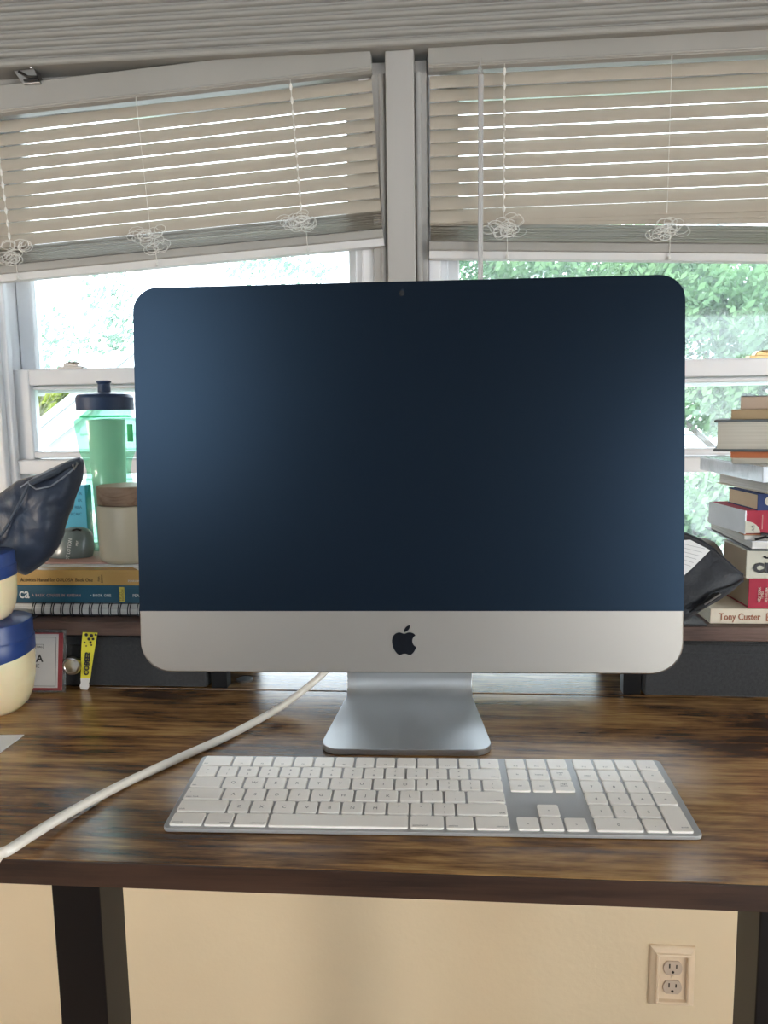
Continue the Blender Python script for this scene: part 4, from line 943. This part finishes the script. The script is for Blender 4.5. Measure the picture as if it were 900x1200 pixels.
S9, z9 = rb('wrapped_case', 'silvery case in shrink wrap lying across the stack', 893.5, .882, 566, 547, .185, .2, 'wrap', 'wrap', .02, z0=z8, cat='case', kind='block', fx=820)
S10, z10 = rb('thin_book', 'thin cream pamphlet under the orange edged one', 858, .935, 541, 536.5, .15, .2, 'cream_cover', 'pages', -.33, z0=z9, kind='block')
S11, z11 = rb('thin_book', 'thin orange edged pamphlet under the grey hardback', 856, .935, 536.5, 530, .15, .2, 'orange_edge', 'orange_edge', -.36, z0=z10, kind='block')
S12, z12 = rb('hardback_book', 'thick grey clothbound hardback with its page edges outward', 835.5, .955, 527, 492, .16, .24, 'grey_cloth', 'pages', -.36, z0=z11, kind='fore', ct=.0030)
S13, z13 = rb('tan_notebook', 'plain tan block on the grey hardback', 856.5, .958, 494, 480, .14, .18, 'tan_card', 'tan_card', -.37, z0=z12, cat='notebook', kind='block')
S14, z14 = rb('paperback_book', 'rosy edged paperback lying on top of the stack', 867.5, .962, 481, 464, .14, .18, 'grey_cloth', 'rosy_pages', -.37, z0=z13, kind='block')

# black zip case leaning on the stack, with a booklet and a pen
M['blackbag'] = mat('black_neoprene', (.012, .015, .021), (.016, .019, .026), .6, bump=.3, bscale=400, scale=(40, 40, 40), sheen=.1)
YQ = .845; po = at(830, 680, YQ); Vp = Vector((.0, .42, .9)).normalized(); Wp = Up.cross(Vp)
cs = thing('zip_case', 'black zip case propped against the books by the computer', 'case', at(815, 725, YQ))
ol = [(770, 622), (803, 625), (820, 632), (836, 643), (850, 656), (862, 667), (871, 672.5), (873, 678), (868, 684), (857, 694), (842, 704), (826, 713), (812, 722), (802, 729), (780, 728), (764, 700)]
bagm = pillow([uv(*q) for q in ol], (po, Up, Vp, Wp), .030, rough=.0025, seed=9, dens=80)
put('body', bagm, 'blackbag', cs, world=True)
put('piping', MB().tube([onp(a, b_, wsgn*.004) for a, b_ in ((786, 624.5), (803, 627), (819, 634), (835, 645), (849, 658), (861, 669), (869, 675))], .0016, 8), 'blackbag', cs, world=True)
put('flap_edge', MB().tube([onp(a, b_, wsgn*h_) for (a, b_), h_ in zip(((868, 682), (855, 690), (843, 694), (832, 698), (820, 710), (806, 720)), (.006, .011, .014, .015, .012, .008))], .0014, 8), 'blackbag', cs, world=True)
# zip case stands on the riser: booklet and pen rest on it
bk_ = thing('folded_booklet', 'folded printed booklet resting on the black zip case', 'booklet', onp(805, 660, wsgn*.017))
qd = [(770, 640), (803.5, 637.5), (826.5, 649.5), (805, 671), (770, 700)]
vs = [onp(a, b_, wsgn*.0172) for a, b_ in qd]+[onp(a, b_, wsgn*.0158) for a, b_ in qd]; n_ = len(qd)
put('sheets', MB().add(vs, [tuple(range(n_)), tuple(range(2*n_-1, n_-1, -1))]+[(i, n_+i, n_+(i+1) % n_, (i+1) % n_) for i in range(n_)]), 'paper', bk_, world=True)
M['greytxt'] = flat('grey_print', (.40, .40, .41), .7)
pl = MB()
for i in range(6):
    a = onp(790, 641+i*4.5, wsgn*.0174); b_ = onp(820-i*3.2, 648+i*4.0, wsgn*.0174)
    pl.tube([a, b_], .0003, 4)
put('print_lines', pl, 'greytxt', bk_, world=True)
pn2 = thing('ballpoint_pen', 'slim black pen tucked along the zip case edge', 'pen', onp(826, 708, wsgn*.014))
a, b_ = onp(809, 718.5, wsgn*.0165), onp(836, 700.5, wsgn*.0195)
put('barrel', MB().tube([a, a.lerp(b_, .1), a.lerp(b_, .9), b_], [.002, .0031, .0031, .0026], 12), 'plastic_black', pn2, world=True)
put('clip', MB().tube([a.lerp(b_, .35)+Vector((0, -.0035, .001)), b_+Vector((0, -.0035, .001))], .0009, 6), 'chrome', pn2, world=True)
# pale rounded pouch behind the zip case
M['paleball'] = mat('pale_grey_cloth', (.50, .47, .44), (.44, .41, .39), .8, scale=(20, 20, 20), bump=.2, bscale=80)
pb = at(822, 700, .97)
bx_ = at(820, 660, .98); pbz = TZ+RZ; ph_ = at(822, 631, .98).z-pbz
solo('cloth_pouch', MB().loft([[(bx_.x+.033*r*math.cos(a)*(1+.04*math.sin(3*a)), .985+.03*r*math.sin(a), pbz+ph_*z_) for a in [2*PI*i/36 for i in range(36)]] for r, z_ in ((.55, 0), (.85, .03), (1, .2), (1.02, .45), (.97, .65), (.82, .82), (.55, .94), (.2, .995), (.02, 1))]), 'paleball', 'pale grey rounded cloth pouch behind the black zip case', 'pouch')
# dark tray edge under the case
solo('fabric_mat', MB().box(at(795, 727, .87).x, at(829, 727, .87).x, .871, .98, TZ+RZ+.0002, TZ+RZ+.0022), 'fabric', 'thin black mat under the zip case', 'mat')

# ================================================================== BEHIND THE CAMERA (picture reflected in the screen; lamps added as fill)
fc_ = Vector((.33, YB, 1.72))
pf = thing('picture_frame', 'black framed picture with pale mount on the rear wall', 'picture', (fc_.x, YB+.02, 1.5))
for q in ((-.27, .27, .17, .21), (-.27, .27, -.21, -.17), (-.27, -.23, -.17, .17), (.23, .27, -.17, .17)):
    put('frame_bar', MB().box(fc_.x+q[0], fc_.x+q[1], YB, YB+.025, fc_.z+q[2], fc_.z+q[3]).mesh('frame_bar', .002), 'blackmetal', pf, world=True)
put('mount', MB().box(fc_.x-.23, fc_.x+.23, YB, YB+.008, fc_.z-.17, fc_.z+.17), 'paper', pf, world=True)
put('print', MB().box(fc_.x-.15, fc_.x+.15, YB, YB+.010, fc_.z-.10, fc_.z+.10), mat('muted_print', (.10, .12, .13), (.25, .26, .24), .6, scale=(9, 9, 9)), pf, world=True)
def fill_lamp(label, x, y, h, strength):  # unseen lamp, added to brighten the interior
    t = thing('fill_lamp', label, 'lamp', (x, y, 0))
    put('base', MB().lathe([(.001, 0), (.14, 0), (.14, .012), (.13, .018), (.02, .022), (.001, .022)], 40), 'nickel', t)
    put('pole', MB().tube([(0, 0, .02), (0, 0, h-.13)], .011, 12), 'nickel', t)
    put('globe', MB().lathe([(.02, -.14)]+[(.14*math.cos(a), .14*math.sin(a)) for a in [(-.45+.95*i/14)*PI for i in range(15)]], 32, (0, 0, h)), mat('fill_globe', (.9, .85, .75), None, .4, emit=(1, .88, .74), estr=strength), t)
fill_lamp('added frosted globe fill lamp in the corner by the right wall', 2.1, -1.0, 1.25, 42)
fill_lamp('added frosted globe fill lamp beside the left wall', -1.75, -.25, 1.15, 14)

# ================================================================== OUTDOORS
GZ = -2.4
struct('ground', MB().box(-30, 30, 1.6, 45, GZ-.1, GZ), mat('lawn', (.05, .10, .03), (.08, .14, .04), .9, scale=(2, 2, 2)))
M['siding'] = mat('white_siding', (.34, .36, .38), (.31, .33, .35), .6, scale=(3, 3, 30)); M['roof'] = mat('grey_shingle', (.30, .32, .35), (.22, .24, .27), .8, scale=(8, 8, 8))
def house(label, Y, xl_, xr_, zeave, zapex, xapex, nb_):
    h = thing('neighbour_house', label, 'house', ((xl_+xr_)/2, Y, GZ))
    put('wall', MB().prism([(xl_, GZ), (xr_, GZ), (xr_, zeave), (xapex, zapex), (xl_, zeave)], Y+.05, Y+6), 'siding', h, world=True)
    bh_ = .16; z_ = TZ-1.6; ztop = zapex
    while z_ < ztop-.1:
        za = z_+bh_
        if za <= zeave: a, b_ = xl_, xr_
        else:
            t = (za-zeave)/(zapex-zeave); a = xl_+(xapex-xl_)*t; b_ = xr_+(xapex-xr_)*t
        if b_-a > .1:
            put('siding_board', MB().prism([(Y+.05, z_), (Y+.015, z_), (Y+.045, za), (Y+.05, za)], a, b_, 'x'), 'siding', h, world=True)
        z_ += bh_
    for (a, b_) in ((xl_, xapex), (xapex, xr_)):
        z0, z1_ = (zeave, zapex) if a == xl_ else (zapex, zeave)
        s = (z1_-z0)/(b_-a); ex = .35
        if a == xl_: a2, za2, b2_, zb2_ = a-ex, z0-ex*s, b_, z1_
        else: a2, za2, b2_, zb2_ = a, z0, b_+ex, z1_+ex*s
        put('rake_board', MB().prism([(a2, za2-.02), (b2_, zb2_-.02), (b2_, zb2_+.16), (a2, za2+.16)], Y-.10, Y+.04), 'sash', h, world=True)
        put('roof_slope', MB().prism([(a2, za2+.16), (b2_, zb2_+.16), (b2_, zb2_+.26), (a2, za2+.26)], Y-.16, Y+6), 'roof', h, world=True)
    return h
HY1 = 8.0
pA, pB = at(29, 513, HY1), at(93, 462, HY1); sl = (pB.z-pA.z)/(pB.x-pA.x)
xap = at(190, 440, HY1).x; zap = pA.z+sl*(xap-pA.x)
house('white clapboard house with a gable beyond the water bottle', HY1, pA.x-.25, 2*xap-pA.x+.25, pA.z-.25*sl-.24, zap-.24, xap, 12)
p5 = at(815, 494, 10.5); house('white clapboard house half hidden by trees beyond the books', 10.5, p5.x-3.4, p5.x+3.6, p5.z+1.2, p5.z+2.4, p5.x-.2, 10)

M['leaf_g'] = leaf_mat('green_leaves', (.07, .15, .08), (.16, .27, .13)); M['leaf_y'] = leaf_mat('yellow_green_leaves', (.20, .28, .03), (.36, .40, .05)); M['leaf_p'] = leaf_mat('pale_leaves', (.13, .22, .17), (.20, .30, .23))
M['bark'] = mat('grey_bark', (.16, .13, .11), (.10, .08, .07), .9, scale=(6, 6, 2), bump=.5)
def tree(label, blobs, m, base, leaf_s=.07, nper=900, seed=1, tk_s=1.):
    rr_ = random.Random(seed); t = thing('tree', label, 'tree', base)
    vs, fs = [], []
    for (c_, rx_, ry_, rz_, dens) in blobs:
        for i in range(int(nper*dens)):
            while True:
                q = Vector((rr_.uniform(-1, 1), rr_.uniform(-1, 1), rr_.uniform(-1, 1)))
                if q.length < 1: break
            if noise.noise(Vector((q.x*2.6+seed, q.y*2.6, q.z*2.6)))+.12 < rr_.uniform(-.25, .3): continue
            p = c_+Vector((q.x*rx_, q.y*ry_, q.z*rz_)); s = leaf_s*rr_.uniform(.6, 1.3)
            a = Vector((rr_.gauss(0, 1), rr_.gauss(0, 1), rr_.gauss(0, 1))).normalized(); b_ = a.orthogonal().normalized(); c2_ = a.cross(b_)
            k = len(vs); vs += [p-b_*s, p+c2_*s*.45, p+b_*s, p-c2_*s*.45]; fs.append((k, k+1, k+2, k+3))
    me = bpy.data.meshes.new('foliage'); me.from_pydata([tuple(v) for v in vs], [], fs)
    fo = put('foliage', me, m, t, world=True); fo['kind'] = 'stuff'
    tk = MB(); top = blobs[0][0]
    tk.tube([Vector(base), Vector(base).lerp(top, .5)+Vector((.1, 0, 0)), top], [.16*tk_s, .11*tk_s, .05*tk_s], 10)
    for (c_, rx_, ry_, rz_, d_) in blobs[1:]:
        s_ = Vector(base).lerp(top, .7); tk.tube([s_, s_.lerp(c_, .5)+Vector((0, 0, .1)), c_], [.06*tk_s, .04*tk_s, .015*tk_s], 8)
    put('trunk', tk, 'bark', t, world=True); return t
def B(px, py, Y, rp, rq, d=1.): c_ = at(px, py, Y); k_ = Y/FPX; return (c_, rp*k_, rp*k_*.8, rq*k_, d)
def gb(px, Y): c_ = at(px, 600, Y); return (c_.x, c_.y, GZ)
tree('leafy green tree filling the window behind the book stack', [B(880, 380, 6, 120, 70, 3.2), B(790, 350, 6.2, 80, 50, 1.8), B(860, 470, 6, 90, 40, 1.8), B(700, 310, 6.4, 120, 45, 2.), B(560, 300, 6.4, 80, 50, 1.2), B(960, 430, 6, 90, 90, 2.), B(1110, 390, 6.3, 140, 110, 2.6)], 'leaf_g', gb(985, 6), .036, 3000, 3, .4)
tree('low green shrub below the right window sash', [B(820, 600, 5, 60, 45, 1.6), B(900, 600, 5, 70, 50, 1.2)], 'leaf_g', gb(840, 5), .034, 2400, 5)
tree('yellow green tree beside the gabled house', [B(52, 470, 15.5, 44, 32, 2.6), B(24, 484, 15.5, 40, 36, 2.4), B(112, 452, 15.8, 30, 16, .8)], 'leaf_y', gb(40, 15.5), .11, 1300, 8, .12)
tree('thin pale tree against the bright sky', [B(60, 400, 14.5, 42, 40, .42), B(130, 350, 14.5, 34, 60, .55), B(128, 400, 14.5, 30, 34, .4), B(330, 315, 14.5, 70, 22, .6)], 'leaf_p', gb(-12, 14.5), .07, 1000, 11, .08)
